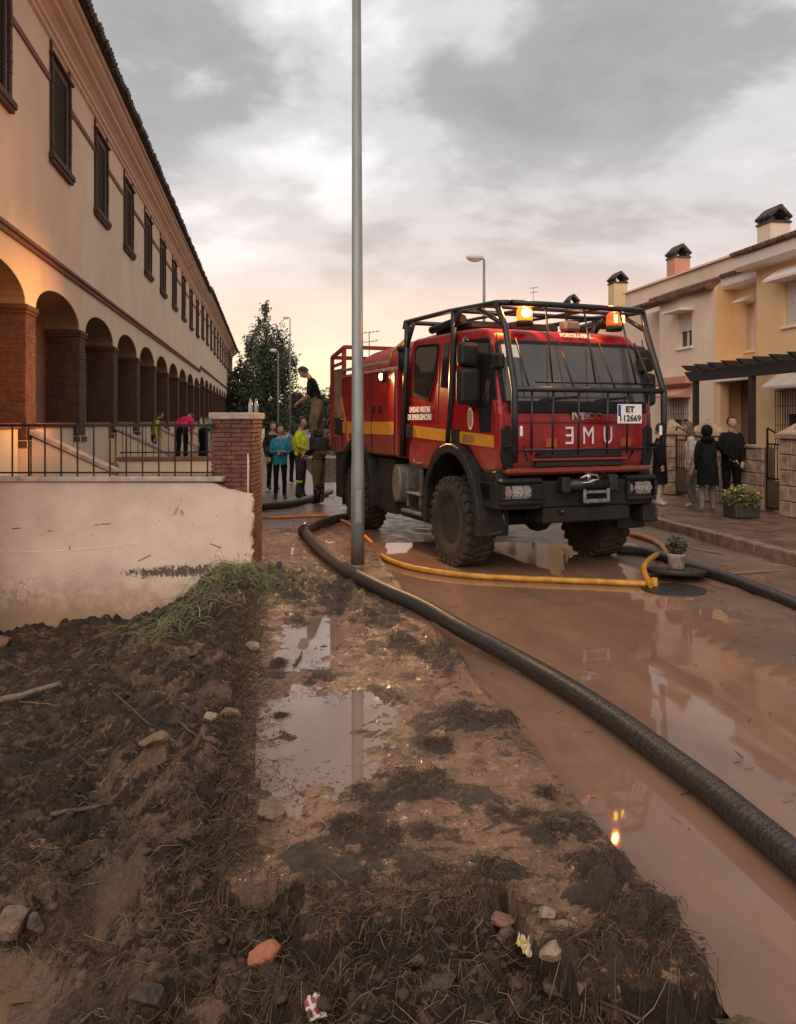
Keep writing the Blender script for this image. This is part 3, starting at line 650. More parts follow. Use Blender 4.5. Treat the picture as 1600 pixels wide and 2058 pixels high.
def make_house():
    root = thing('row_house', 'x', 'house')
    b = B()
    for k in range(2):                          # facade, spandrels and arch intrados
        c = BAY*(k+.5); hw = (BAY-.5)/2; n = 16
        pts = [(c-hw*math.cos(PI*i/n), ZS+RISE*math.sin(PI*i/n)) for i in range(n+1)]
        for i in range(n):
            (y0, z0), (y1, z1) = pts[i], pts[i+1]
            b.quad(front(y0, z0, 0), front(y1, z1, 0), front(y1, ZB, 0), front(y0, ZB, 0)); b.quad(front(y0, z0, .6), front(y0, ZB, .6), front(y1, ZB, .6), front(y1, z1, .6))
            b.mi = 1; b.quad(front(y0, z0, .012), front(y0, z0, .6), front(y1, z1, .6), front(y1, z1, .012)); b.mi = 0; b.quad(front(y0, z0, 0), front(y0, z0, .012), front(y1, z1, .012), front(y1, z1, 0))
    for y0, y1 in ((0, .25), (BAY-.25, BAY+.25), (2*BAY-.25, 2*BAY)):
        b.quad(front(y0, ZS, 0), front(y1, ZS, 0), front(y1, ZB, 0), front(y0, ZB, 0)); b.quad(front(y0, ZS, .6), front(y0, ZB, .6), front(y1, ZB, .6), front(y1, ZS, .6)); b.quad(front(y0, ZS, 0), front(y0, ZS, .6), front(y1, ZS, .6), front(y1, ZS, 0))
    holes = [(BAY*(k+.5)-.54, BAY*(k+.5)+.54, 6.20, 7.70) for k in range(2)]
    wall_panel(b, front, 0, 2*BAY, ZB, ZE+.5, holes, .2)
    b.bb(-8, -.601, .0, .06, .85, 8.4)          # party wall
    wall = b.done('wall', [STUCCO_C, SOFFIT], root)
    b = B(); b.bb(-2.0, -1.9, .06, 2*BAY, .85, ZB); b.done('porch_wall', DARKBRICK, root)
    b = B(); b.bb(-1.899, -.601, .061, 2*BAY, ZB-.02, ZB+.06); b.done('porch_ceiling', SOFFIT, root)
    b = B(); b.bb(-1.899, -.002, 0, 2*BAY, .80, .95); b.done('porch_floor', PAVER, root)
    b = B(); b.bb(-1.898, -1.85, 1.2, 2.1, .95, 3.05, .01); d = b.done('door', SHUTTER, root)
    b = B(); b.box((-1.82, 2.0, 1.95), (.05, .03, .12), None, .01); b.done('handle', CHROME, d)
    for k in range(2):                          # low walls between the piers
        b = B(); b.bb(-.30, -.10, BAY*k+.27, BAY*(k+1)-.27, .85, 1.78); p = b.done('parapet', STUCCO_C, root)
        b = B(); b.bb(-.34, -.05, BAY*k+.268, BAY*(k+1)-.268, 1.782, 1.86, .01); b.done('coping', BAND, p)
    p0 = pier_mesh().done('pier', [PIERBRICK, MORTAR, STUCCO_P], root); p1 = link('pier', p0.data, root, (0, BAY, 0))
    p0['kind'] = p1['kind'] = 'stuff'
    b = B(); b.bb(.002, .05, .002, 2*BAY-.002, ZB-.02, ZB+.05, .008); b.bb(.002, .085, .004, 2*BAY-.004, ZB+.052, ZB+.11, .008); b.done('string_course', BAND, root)
    for a, c in ((.004, BAY*.5-.66), (BAY*.5+.66, BAY*1.5-.66), (BAY*1.5+.66, 2*BAY-.004)): b = B(); b.bb(.002, .03, a, c, 7.27, 7.37, .006); b.done('upper_string_course', BAND, root)
    for k in range(2):
        c = BAY*(k+.5)
        b = B(); b.bb(-.075, -.04, c-.54, c+.54, 6.20, 7.70); w = b.done('window', SHUTTER, root)
        b = B(); rnd = random.Random(11)
        for i in range(25): b.box((-.03, c, 6.24+i*.0585), (.03, .93, .012), Matrix.Rotation(.5, 3, 'Y'))
        b.done('louvre', SHUTTER, w)['kind'] = 'stuff'
        b = B(); b.bb(-.039, -.004, c-.538, c-.47, 6.21, 7.69, .006); b.bb(-.039, -.004, c+.47, c+.538, 6.21, 7.69, .006); b.bb(-.039, -.004, c-.469, c+.469, 7.62, 7.69, .006); b.bb(-.039, -.004, c-.469, c+.469, 6.21, 6.27, .006); b.done('frame', SHUTTER, w)
        for s in (-1, 1):                       # moulded brick jambs, brick by brick
            b = B()
            for i in range(22):
                z = 6.16+i*.0705; q = rnd.uniform(-.006, .006); b.bb(.002, .05+q, c+s*.590-.05, c+s*.590+.05, z+.004, z+.066)
            b.bb(.002, .03, c+s*.590-.05, c+s*.590+.05, 7.766, ZE-.02); b.done('surround', WINBRICK, w)['kind'] = 'stuff'
        b = B(); b.bb(.002, .10, c-.70, c+.70, 6.06, 6.158, .012); b.bb(.002, .075, c-.67, c+.67, 6.0, 6.058, .01); b.done('sill', WINBRICK, w)
        b = B(); b.bb(.002, .085, c-.68, c+.68, 7.715, 7.765, .008); b.done('lintel', WINBRICK, w)
    b = B(); pr = [(.002, 7.95), (.05, 7.97), (.05, 8.03), (.09, 8.05), (.10, 8.10), (.17, 8.16), (.26, 8.20), (.27, 8.25), (.33, 8.27), (.42, 8.33), (.43, 8.38), (.49, 8.39), (.50, 8.45), (.002, 8.45)]
    b.prism(pr, 'y', .003, 2*BAY-.003); b.done('cornice', CORNICE, root)
    b = B(); b.prism([(.56, 8.453), (.56, 8.49), (-4.2, 10.15), (-9, 8.4), (-9, 8.3), (-4.2, 10.05)], 'y', .0, 2*BAY); rf = b.done('roof', ROOFTILE, root)
    b = B(); y = .05; rnd = random.Random(4)
    while y < 2*BAY-.04:
        b.tube([(.64+rnd.uniform(-.02, .02), y, 8.50), (.1, y, 8.70), (-1.2, y, 9.16)], .062, 7); y += .152
    t = b.done('roof_tiles', ROOFTILE, rf); t['kind'] = 'stuff'
    # steps down to the front yard beside the middle pier
    b = B(); y0 = BAY-.1
    b.prism([(.04, .85), (1.15, .85), (1.15, 1.12), (.04, 1.66)], 'y', y0, y0+.2); sw = b.done('stair_wall', STUCCO_C, root)
    b = B(); b.bar((-.0, y0+.1, 1.74), (1.22, y0+.1, 1.135), .28, .07, .01); b.done('coping', COPING, sw)
    for i in range(3):
        b = B(); b.bb(.05, .95-.3*i, y0+.21, y0+1.5, .86+.10*i, .96+.10*i-.002, .01); b.done('step', COPING, root)
    return root
ORD = ['first', 'second', 'third', 'fourth', 'fifth', 'sixth', 'seventh', 'eighth', 'ninth', 'tenth', 'eleventh']
h0 = make_house(); index_children()
for n in range(11):
    r = h0 if n == 0 else copy_tree(h0)
    r.location = (LX, 9.05+6.6*n, .22 if n >= 5 else 0)
    r['label'] = ('nearest peach two-storey arcaded row house, cut by the left edge behind the white boundary wall' if n == 0 else
                  'farthest cream arcaded row house at the end of the terrace by the tall tree' if n == 10 else
                  f'cream two-storey arcaded row house, {ORD[n]} from the white boundary wall')
    r['group'] = 'arcaded row houses along the left side'
for ch in h0.children:
    if ch.name.startswith('wall') and ch.type == 'MESH':
        ch.data = ch.data.copy(); ch.data.materials[0] = STUCCO_P
# footing under the near end of the terrace
b = B(); b.bb(-11.4, -3.41, 9.06, 20, -.95, .848); tag(b.done('terrace_footing', STUCCO_C), kind='structure')
# front yard
b = B(); b.bb(-3.34, -.36, 10.1, 82, -.9, .90); tag(b.done('front_yard', PAVER), kind='structure')
b = B(); b.bb(-.34, -.165, 10.5, 80, -.9, 1.18); tag(b.done('garden_wall', STUCCO_C), 'low cream garden wall running down the pavement behind the brick pillar', 'wall')
t = thing('yard_wall', 'low cream yard wall with brown coping and thin bars behind the front railing', 'wall', (-1.5, 15.2, .9))
b = B(); b.bb(-1.15, 1.12, -.1, .1, .002, .26); b.done('wall', STUCCO_C, t)
b = B(); b.bb(-1.18, 1.13, -.14, .14, .262, .33, .01); b.done('coping', BAND, t)
b = B(); b.bb(-1.15, 1.1, -.015, .015, .90, .93); b.bb(-1.15, 1.1, -.012, .012, .40, .425); b.done('rail', IRON, t)
b = B(); b.bb(-.006, .006, -.006, .006, .331, .899); br = b.done('bar', IRON, t, (-1.1, 0, 0))
for i in range(1, 17): link('bar', br.data, t, (-1.1+.135*i, 0, 0))

# ---------------------------------------------------------------- white boundary wall, railing, brick pillar
WA, WB = Vector((-3.45, 10.09, 0)), Vector((-.145, 9.56, 0)); wdir = (WB-WA).normalized(); wang = math.atan2(wdir.y, wdir.x); wl = (WB-WA).length
t = thing('boundary_wall', 'dirty off-white rendered boundary wall with crumbling right end under the railing', 'wall', WA, wang)
rnd = random.Random(21); top = [(0, 1.175), (wl-.50, 1.165), (wl-.44, 1.15), (wl-.33, 1.085), (wl-.25, 1.075), (wl-.16, 1.05), (wl-.03, 1.02)]
edge = [(wl-.02+rnd.uniform(-.03, .012), z) for z in np.linspace(1.0, .0, 22)]
b = B(); b.prism(top+edge+[(wl-.02, -1.0), (0, -1.0)], 'y', -.02, .13, 0); b.done('wall_render', WALLWHITE, t)
b = B(); b.bb(0, wl-.36, -.05, .19, 1.178, 1.235, .008); b.done('coping', COPING, t)
b = B(); pts = [(.0+i*.09, -.0215, .375-.055*math.sin(i/22*PI)+.008*i/2.2) for i in range(23)]; b.tube(pts, .0035, 4); b.done('scratch', WHITEP, t)
# mould band and scuffs: thin crusts proud of the render
b = B()
for i in range(130):
    if i < 0:
        u = min(wl-.45, max(1.65, rnd.gauss(2.35, .36))); q = .030*(1+noise.noise(Vector((u*9, 1, 1))))
        z = .135-.03*(2.4-u)+.02*noise.noise(Vector((u*4, 5, 1)))+rnd.gauss(0, .35+.9*min(1, max(0, (u-1.7)/.4)))*q*(1 if rnd.random() < .8 else 2); s = rnd.uniform(.005, .018)
    else: u = rnd.uniform(.1, wl-.1); z = rnd.uniform(-.25, 1.0); s = rnd.uniform(.002, .006)
    b.ball((u, -.0205, z), s, 1, (rnd.uniform(.8, 2.2), .10, rnd.uniform(.5, 1.0)))
for i in range(0):
    u = rnd.gauss(wl-.92, .05+.05*rnd.random()); z = rnd.gauss(.80, .15); b.ball((u, -.0205, z), rnd.uniform(.002, .008), 1, (1, .12, 1.6))
for u, z, l, a in ((.55, .63, .10, .1), (.95, .60, .06, .0), (1.6, .68, .12, .05), (1.5, .67, .05, .1), (2.06, .28, .16, .45), (1.18, .40, .05, 1.5), (.2, .72, .05, .9), (2.9, .42, .14, -.4)): b.bar((u-l/2*math.cos(a), -.021, z-l/2*math.sin(a)), (u+l/2*math.cos(a), -.021, z+l/2*math.sin(a)), .006, .008)
m_ = b.done('mould_marks', mat('dried black mould', (.075, .050, .036), .95, 0, .3, 30), t); m_['kind'] = 'stuff'
t2 = thing('railing', 'dark iron bar railing on top of the white boundary wall', 'railing', WA+Vector((0, 0, 1.235)), wang)
b = B(); b.bb(0, wl-.48, .045, .075, .59, .622); b.bb(0, wl-.48, .05, .07, .035, .055); b.done('rail', IRON, t2)
b = B(); b.bb(-.008, .008, -.008, .008, 0, .589); br = b.done('bar', IRON, t2, (.08, .06, 0))
for i in range(1, 15): link('bar', br.data, t2, (.08+.193*i, .06, 0))
tp = thing('brick_pillar', 'red brick gate pillar with pale stone cap at the end of the white wall', 'pillar', (-.36, 9.98, 0), wang)
b = B(); b.bb(-.235, .215, -.255, .45, -.4, 1.91); b.done('mortar_core', MORTAR, tp)
rows = 34; dz = 1.82/rows; z0 = .09; rnd = random.Random(8); bm_ = {}
def brick_mesh(l):
    if l not in bm_:
        b = B(); b.box((0, 0, 0), (l-.010, .03, dz-.011), None, .004); o = b.done('brick', BRICKRED, tp); bm_[l] = o.data; bpy.data.objects.remove(o)
    return bm_[l]
for r in range(rows):
    z = z0+(r+.5)*dz; lay = [(-.185, .13), (.0, .24), (.175, .11)] if r % 2 else [(-.125, .25), (.115, .23)]
    for u, l in lay:
        o = link('brick', brick_mesh(l), tp, (u-.01, -.262+rnd.uniform(-.004, .004), z)); o.rotation_euler = (0, rnd.gauss(0, .006), rnd.gauss(0, .008))
    lay = [(-.15, .24), (.09, .24), (.33, .24)] if r % 2 else [(-.21, .12), (-.03, .24), (.21, .24), (.39, .12)]
    for v, l in lay:
        o = link('brick', brick_mesh(l), tp, (.222+rnd.uniform(-.004, .004), v, z)); o.rotation_euler = (0, 0, PI/2+rnd.gauss(0, .008))
b = B(); b.bb(-.28, .262, -.31, .50, 1.912, 1.995, .012); b.done('cap', COPING, tp)
b = B(); b.tube([(.19, -.292, .3), (.19, -.292, 1.50)], .012, 8); tag(b.done('conduit', mat('pale conduit', (.55, .45, .38), .5), tp))
for x in (.16, .23):
    o = B().lathe([(.03, 0), (.034, .02), (.034, .12), (.018, .17), (.014, .20), (.016, .21)], seg=12).done('bottle', mat('clear plastic bottle', (.30, .30, .31), .15, 0, .1, spec=.6), None, (-.36+x, 10.05+x*2-.3, 1.995)); o.scale = (.8, .8, .85)
    tag(o, 'clear plastic bottle on the brick pillar, ' + ('nearer its middle' if x < .2 else 'at its right edge'), 'bottle', 'bottles on the brick pillar')

# ---------------------------------------------------------------- houses on the right
def eave_tiles(b, x, y0, y1, z, dx=.5, dz_=.2, step=.155):
    y = y0+.06
    while y < y1-.03:
        b.tube([(x, y, z), (x+dx, y, z+dz_)], .058, 7); y += step
def chimney(root, x, y, z0, z1, w, m):
    b = B(); b.bb(x-w/2, x+w/2, y-w/2, y+w/2, z0, z1); c = b.done('chimney', m, root); b = B(); b.bb(x-w/2-.03, x+w/2+.03, y-w/2-.03, y+w/2+.03, z1+.001, z1+.06)
    for sx_ in (-1, 1):
        for sy_ in (-1, 0, 1): b.bb(x+sx_*w*.40-.05, x+sx_*w*.40+.05, y+sy_*w*.40-.05, y+sy_*w*.40+.05, z1+.061, z1+.17)
    for i in range(5):
        u = (i-2)*w*.235
        for s in (-1, 1): b.tube([(x+s*(w*.56), y+u, z1+.15), (x+s*w*.12, y+u, z1+.40)], .062, 6)
    b.tube([(x, y-w*.58, z1+.42), (x, y+w*.58, z1+.42)], .075, 7)
    b.done('chimney_cap', ROOFTILE, c); return c
def window(root, x, y0, y1, z0, z1, blind, hood=None, grille=False, hoodm=None):
    """Window in a wall facing -X whose face is at x; opening already cut .2 deep."""
    b = B(); b.bb(x+.15, x+.17, y0, y1, z0, z1); w = b.done('window', GLASS, root)
    b = B(); f = .05
    for a, c, d, e in ((y0, y0+f, z0, z1), (y1-f, y1, z0, z1), (y0+f, y1-f, z0, z0+f), (y0+f, y1-f, z1-f, z1), ((y0+y1)/2-.03, (y0+y1)/2+.03, z0+f, z1-f)): b.bb(x+.10, x+.148, a+.001, c-.001, d+.001, e-.001, .004)
    b.done('frame', BLIND, w)
    b = B(); zb = z1-(z1-z0)*blind; n = max(2, int((z1-zb)/.055))
    for i in range(n): b.bb(x+.07, x+.096, y0+.012, y1-.012, zb+i*(z1-zb)/n+.003, zb+(i+1)*(z1-zb)/n-.003, .004)
    b.done('roller_blind', BLIND, w)
    b = B(); b.bb(x-.06, x+.10, y0-.08, y1+.08, z0-.06, z0-.002, .01); b.done('sill', HWHITE, w)
    if hood:
        b = B(); b.prism([(x-.45, z1+.02), (x-.45, z1+.08), (x-.002, z1+hood), (x-.002, z1+.02)], 'y', y0-.15, y1+.15)
        h = b.done('hood', hoodm or HWHITE, w)
    if grille:
        b = B(); n = int((y1-y0)/.085)
        for i in range(n+1): yy = y0-.02+i*(y1-y0+.04)/n; b.bar((x-.16, yy, z0-.05), (x-.16, yy, z1), .012)
        for zz in (z0-.02, z0+(z1-z0)*.35, z0+(z1-z0)*.7, z1-.04):
            b.bar((x-.175, y0-.03, zz), (x-.175, y1+.03, zz), .012)
            for yy in (y0-.03, y1+.03): b.bar((x-.17, yy, zz), (x-.002, yy, zz), .012)
        b.done('grille', IRON, w)
    return w
def face(x): return lambda u, v, w: (x+w, u, v)
# nearest: yellow house
t = thing('yellow_house', 'warm yellow house with pergola and white window hoods at the right edge', 'house', (12, 14, .2)); t.location = (0, 0, 0)
b = B(); wall_panel(b, face(12), 9.0, 18.05, .2, 5.76, [(15.45, 17.0, 4.10, 5.12), (15.5, 17.05, 1.35, 2.62)], .25)
b.bb(12.001, 12.60, 18.02, 18.05, 3.3, 5.7); wall_panel(b, face(12.6), 18.05, 19.95, 3.35, 5.60, [(19.06, 19.42, 3.75, 5.0)], .2)
wall_panel(b, face(12.0), 18.051, 19.89, .2, 3.34, [(18.25, 19.65, .2, 2.95)], .25); b.bb(12.0, 12.6, 18.051, 19.89, 3.341, 3.38)
b.bb(12.251, 20, 9.0, 9.2, .2, 5.7); b.done('wall', HY, t)
b = B(); b.bb(12.75, 12.85, 18.0, 20.6, .2, 3.3); b.bb(12.251, 12.75, 18.0, 18.06, .2, 3.3); b.done('porch_wall', PORCHB, t)
b = B(); b.bb(12.251, 12.749, 19.88, 19.95, .2, 3.3); b.done('porch_side_wall', HY, t)
b = B(); b.bb(11.90, 12.0-.002, 18.1, 19.8, 2.92, 3.16, .02); b.done('porch_lintel', HWHITE, t)
window(t, 12, 15.45, 17.0, 4.10, 5.12, 1.0, .38); window(t, 12, 15.5, 17.05, 1.35, 2.62, .45, .40, True)
b = B(); b.bb(12.74, 12.76, 19.06, 19.42, 3.75, 5.0); w = b.done('window', BLIND, t); b = B(); b.bb(12.54, 12.7, 19.0, 19.48, 3.69, 3.748, .008); b.done('sill', HWHITE, w)
b = B(); b.prism([(12.25, 5.02), (12.25, 5.06), (12.598, 5.22), (12.598, 5.02)], 'y', 18.98, 19.5); b.done('hood', HWHITE, w)
b = B(); b.prism([(11.55, 5.70), (11.62, 5.62), (12.0, 5.62), (12.0, 5.96), (11.55, 5.96)], 'y', 8.9, 18.30); b.prism([(12.2, 5.53), (12.27, 5.45), (12.598, 5.45), (12.598, 5.74), (12.2, 5.74)], 'y', 18.302, 19.95); b.done('eaves', HWHITE, t)
b = B(); b.prism([(11.5, 5.962), (11.5, 6.0), (16, 7.5), (21, 5.9), (16, 7.4)], 'y', 8.9, 18.32); b.prism([(12.15, 5.742), (12.15, 5.78), (15, 6.75), (15, 6.6)], 'y', 18.33, 19.9); rf = b.done('roof', TILE_R, t)
b = B(); eave_tiles(b, 11.44, 8.9, 18.3, 6.02, 1.6, .53); eave_tiles(b, 12.1, 18.35, 19.9, 5.79, .9, .30); o = b.done('roof_tiles', TILE_R, rf); o['kind'] = 'stuff'
chimney(t, 13.5, 19.55, 5.9, 7.17, .58, HP)
# pale pink house
t = thing('pale_house', 'pale pink house with a brick red chimney between the yellow house and the fire truck', 'house')
b = B(); wall_panel(b, face(12), 19.952, 23.0, .2, 5.50, [(21.1, 21.9, 4.02, 5.02), (21.3, 22.3, 1.0, 2.55)], .25)
wall_panel(b, face(12.7), 23.0, 28.0, .2, 5.5, [(23.2, 24.2, 3.4, 5.1)], .2); b.bb(12.251, 12.7, 22.9, 23.0, .2, 5.5); b.bb(13.2, 13.4, 20.6, 27.9, 5.4, 6.6); b.bb(13.401, 20, 27.6, 27.9, .2, 6.5); b.done('wall', HP, t)
b = B(); b.prism([(12.0, .2), (12.002, 5.50), (13.2, 6.55), (13.6, 6.68), (19, 5.2), (19, .2)], 'y', 19.93, 19.951+.0); b.done('end_wall', HY, t)
b = B(); b.bb(12.82, 12.86, 23.2, 24.2, 3.4, 5.1); b.done('window', HPINK, t)
window(t, 12, 21.1, 21.9, 4.02, 5.02, .52, .16); window(t, 12, 21.3, 22.3, 1.0, 2.55, .4, .34, True, HPINK)
b = B(); b.prism([(11.72, 5.52), (11.72, 5.60), (12.2, 5.72), (12.2, 5.50), (11.8, 5.46)], 'y', 19.96, 24.6); b.done('eaves', TILE_R, t)
b = B(); b.prism([(12.201, 5.70), (12.3, 5.75), (13.2, 6.05), (13.2, 5.9)], 'y', 20.0, 24.6); b.prism([(13.1, 6.601), (13.1, 6.66), (15.6, 7.0), (18.5, 6.2), (15.6, 6.9)], 'y', 20.4, 28); rf = b.done('roof', HP, t)
b = B(); eave_tiles(b, 12.3, 20.3, 24.4, 5.80, .85, .3); o = b.done('roof_tiles', TILE_R, rf); o['kind'] = 'stuff'
b = B(); b.bb(11.70, 11.998, 20.9, 24, 2.95, 3.18, .02); b.done('canopy', HPINK, t)
chimney(t, 14, 25.5, 6.6, 7.45, .56, HPINK)
# two more houses behind the truck
t = thing('far_yellow_house', 'yellow house with a yellow chimney and dark tiled roof behind the fire truck cage', 'house')
b = B(); wall_panel(b, face(12.2), 28.1, 33.4, .2, 5.3, [(29, 30, 3.6, 4.8), (31, 32, 3.6, 4.8), (29, 30.2, 1.0, 2.4)], .25); b.bb(12.451, 20, 28.05, 28.3, .2, 5.3); b.done('wall', HY, t)
for q in ((29, 30, 3.6, 4.8), (31, 32, 3.6, 4.8), (29, 30.2, 1.0, 2.4)): window(t, 12.2, *q, .6, .2)
b = B(); b.prism([(11.8, 5.32), (11.8, 5.4), (15.8, 6.75), (20, 5.4), (15.8, 6.6)], 'y', 28.05, 33.4); rf = b.done('roof', ROOFTILE, t)
b = B(); eave_tiles(b, 11.75, 28.1, 33.3, 5.43, 1.5, .5); o = b.done('roof_tiles', ROOFTILE, rf); o['kind'] = 'stuff'
chimney(t, 14, 30.3, 5.9, 7.40, .56, HY)
t = thing('far_pale_house', 'distant pale house whose small capped chimney shows over the truck roof', 'house')
b = B(); wall_panel(b, face(12.2), 33.5, 44, .2, 5.3, [(35, 36, 3.6, 4.8), (38, 39, 3.6, 4.8)], .25); b.done('wall', HP, t)
for q in ((35, 36, 3.6, 4.8), (38, 39, 3.6, 4.8)): window(t, 12.2, *q, .6, .2)
b = B(); b.prism([(11.8, 5.32), (11.8, 5.4), (15.8, 6.75), (20, 5.4), (15.8, 6.6)], 'y', 33.45, 44); b.done('roof', TILE_R, t)
chimney(t, 14, 35.2, 5.9, 7.25, .50, HP)
# pergola
t = thing('pergola', 'dark timber pergola over the yellow house entrance', 'pergola', (10.4, 15.8, .2))
for y in (2.3, 0, -3.4):
    b = B(); b.bb(-.06, .06, y-.06, y+.06, 0, 2.66, .006); b.done('post', WOODDK, t)
b = B(); b.prism([(-3.8, 2.662), (2.45, 2.662), (2.75, 2.91), (-3.8, 2.91)], 'x', -.07, .07, .006, 1); b.done('beam', WOODDK, t)
b = B(); b.prism([(-.38, .13), (-.20, 0), (1.56, 0), (1.56, .13)], 'y', -.045, .045); rfm = b.done('rafter', WOODDK, t, (0, 2.30, 2.912))
for i in range(1, 11): link('rafter', rfm.data, t, (0, 2.30-.575*i, 2.912))

# ---------------------------------------------------------------- right pavement, kerb stones, garden walls
b = B(); b.bb(6.80, 60, -6, 300, -.9, .185); rp = b.done('right_pavement', PAVER); tag(rp, kind='structure')
b = B(); b.box((0, 0, 0), (.17, .475, .24), None, .018, 2); km = b.done('kerb_stone', KERB, rp, (6.715, 3.9, .088)); rnd = random.Random(2)
for i in range(1, 60):
    o = link('kerb_stone', km.data, rp, (6.715+rnd.uniform(-.006, .006), 3.9+.49*i, .088+rnd.uniform(-.006, .006))); o.rotation_euler = (0, rnd.gauss(0, .01), rnd.gauss(0, .006))
b = B(); y = 6.0; rnd = random.Random(12)
while y < 16:
    x = 6.83
    while x < 9.2: b.box((x+.10, y+.10, .186+rnd.uniform(-.002, .003)), (.193, .193, .02)); x += .2
    y += .2
o = b.done('paving_tile', PAVER, rp); o['kind'] = 'stuff'
def stone_pillar(y, w, zt, label):
    t = thing('stone_pillar', label, 'pillar', (9.05, y, .197), 0, 'stone gate pillars'); rnd = random.Random(str(y)); h = zt-.197-.36; r = 5
    b = B(); b.bb(.02, w-.02, -w/2+.02, w/2-.02, 0, h); b.done('core', MORTAR, t)
    for i in range(r):
        z = h*(i+.5)/r; hh = h/r-.012
        for q in ((-w/4, w/2), (w/4, w/2)) if i % 2 else ((-w/3, w/3), (w*.12, w*.66-.0)):
            b = B(); b.box((.015+rnd.uniform(-.006, .004), q[0] if i % 2 else (q[0] if q[0] < 0 else w*.165), z), (.06, q[1]-.012, hh), None, .012); b.done('stone', STONE, t)
            b = B(); b.box((w/2+q[0], -w/2+.012, z), (q[1]-.012, .06, hh), None, .012); b.done('stone', STONE, t)
    b = B(); b.bb(-.06, w+.06, -w/2-.06, w/2+.06, h+.001, h+.10, .012); e = w/2+.02
    b.prism([(-.02, h+.102), (w+.02, h+.102), (w/2+.03, h+.36), (w/2-.03, h+.36)], 'y', -.03, .03)
    v = [s for s in ((-.03, -e), (w+.03, -e), (w+.03, e), (-.03, e))]; ap = (w/2, 0, h+.362)
    for i in range(4): b.quad((*v[i], h+.102), (*v[(i+1) % 4], h+.102), ap, ap[:2]+(h+.3621,))
    b.done('cap', STONE, t); return t
stone_pillar(12.66, .56, 1.93, 'stone gate pillar with pyramid cap cut by the right edge')
stone_pillar(15.75, .56, 1.93, 'stone pillar with pyramid cap behind the talking group')
stone_pillar(17.2, .46, 1.93, 'stone pillar beside the person in white boots, next to the truck')
def garden_wall(y0, y1, zt, label):
    t = thing('garden_wall', label, 'wall', (9.2, y0, .197), 0, 'low stone garden walls'); l = y1-y0; h = zt-.26; rnd = random.Random(label)
    b = B(); b.bb(.02, .24, .0, l, 0, h); b.done('core', MORTAR, t)
    for i in range(5):
        y = -.1*(i % 2)
        while y < l-.02:
            a = max(0, y); e = min(l, y+rnd.uniform(.28, .42)); b = B(); b.box((.01+rnd.uniform(-.006, .006), (a+e)/2, h*(i+.5)/5), (.05, e-a-.012, h/5-.012), None, .01); b.done('stone', STONE, t); y = e
    b = B(); b.bb(-.05, .30, 0, l, h+.001, h+.06, .012); b.done('coping', STONE, t)
garden_wall(13.62, 15.46, 1.43, 'low stone garden wall right of the man in black')
garden_wall(17.45, 26, 1.2, 'low stone garden wall running on behind the truck')
garden_wall(6.5, 12.36, 1.43, 'low stone garden wall beyond the right edge pillar')
def gate(y0, y1, label):
    t = thing('garden_gate', label, 'gate', (9.25, y0, .24), 0, 'garden gates'); l = y1-y0
    b = B(); b.bb(-.015, .015, .02, l-.02, .05, .55); b.done('panel', mat('brown sheet steel', (.13, .085, .055), .6, .2), t)
    b = B()
    for z in (.03, .58, 1.22): b.bar((0, .01, z), (0, l-.01, z), .03)
    b.bar((0, .02, .02), (0, .02, 1.3), .03); b.bar((0, l-.02, .02), (0, l-.02, 1.5), .03); b.bar((0, .02, 1.3), (0, l-.02, 1.52), .025); b.done('frame', IRON, t)
    n = int(l/.09); b = B(); b.bb(-.008, .008, -.008, .008, .59, 1.21); o = b.done('bar', mat('brown bar', (.16, .10, .065), .6, .2), t, (0, .06, 0))
    for i in range(1, n): link('bar', o.data, t, (0, .06+(l-.12)*i/(n-1), 0))
gate(12.96, 13.60, 'brown metal garden gate between the right edge pillar and the low wall'); gate(16.05, 16.95, 'brown metal garden gate hidden behind the talking group')

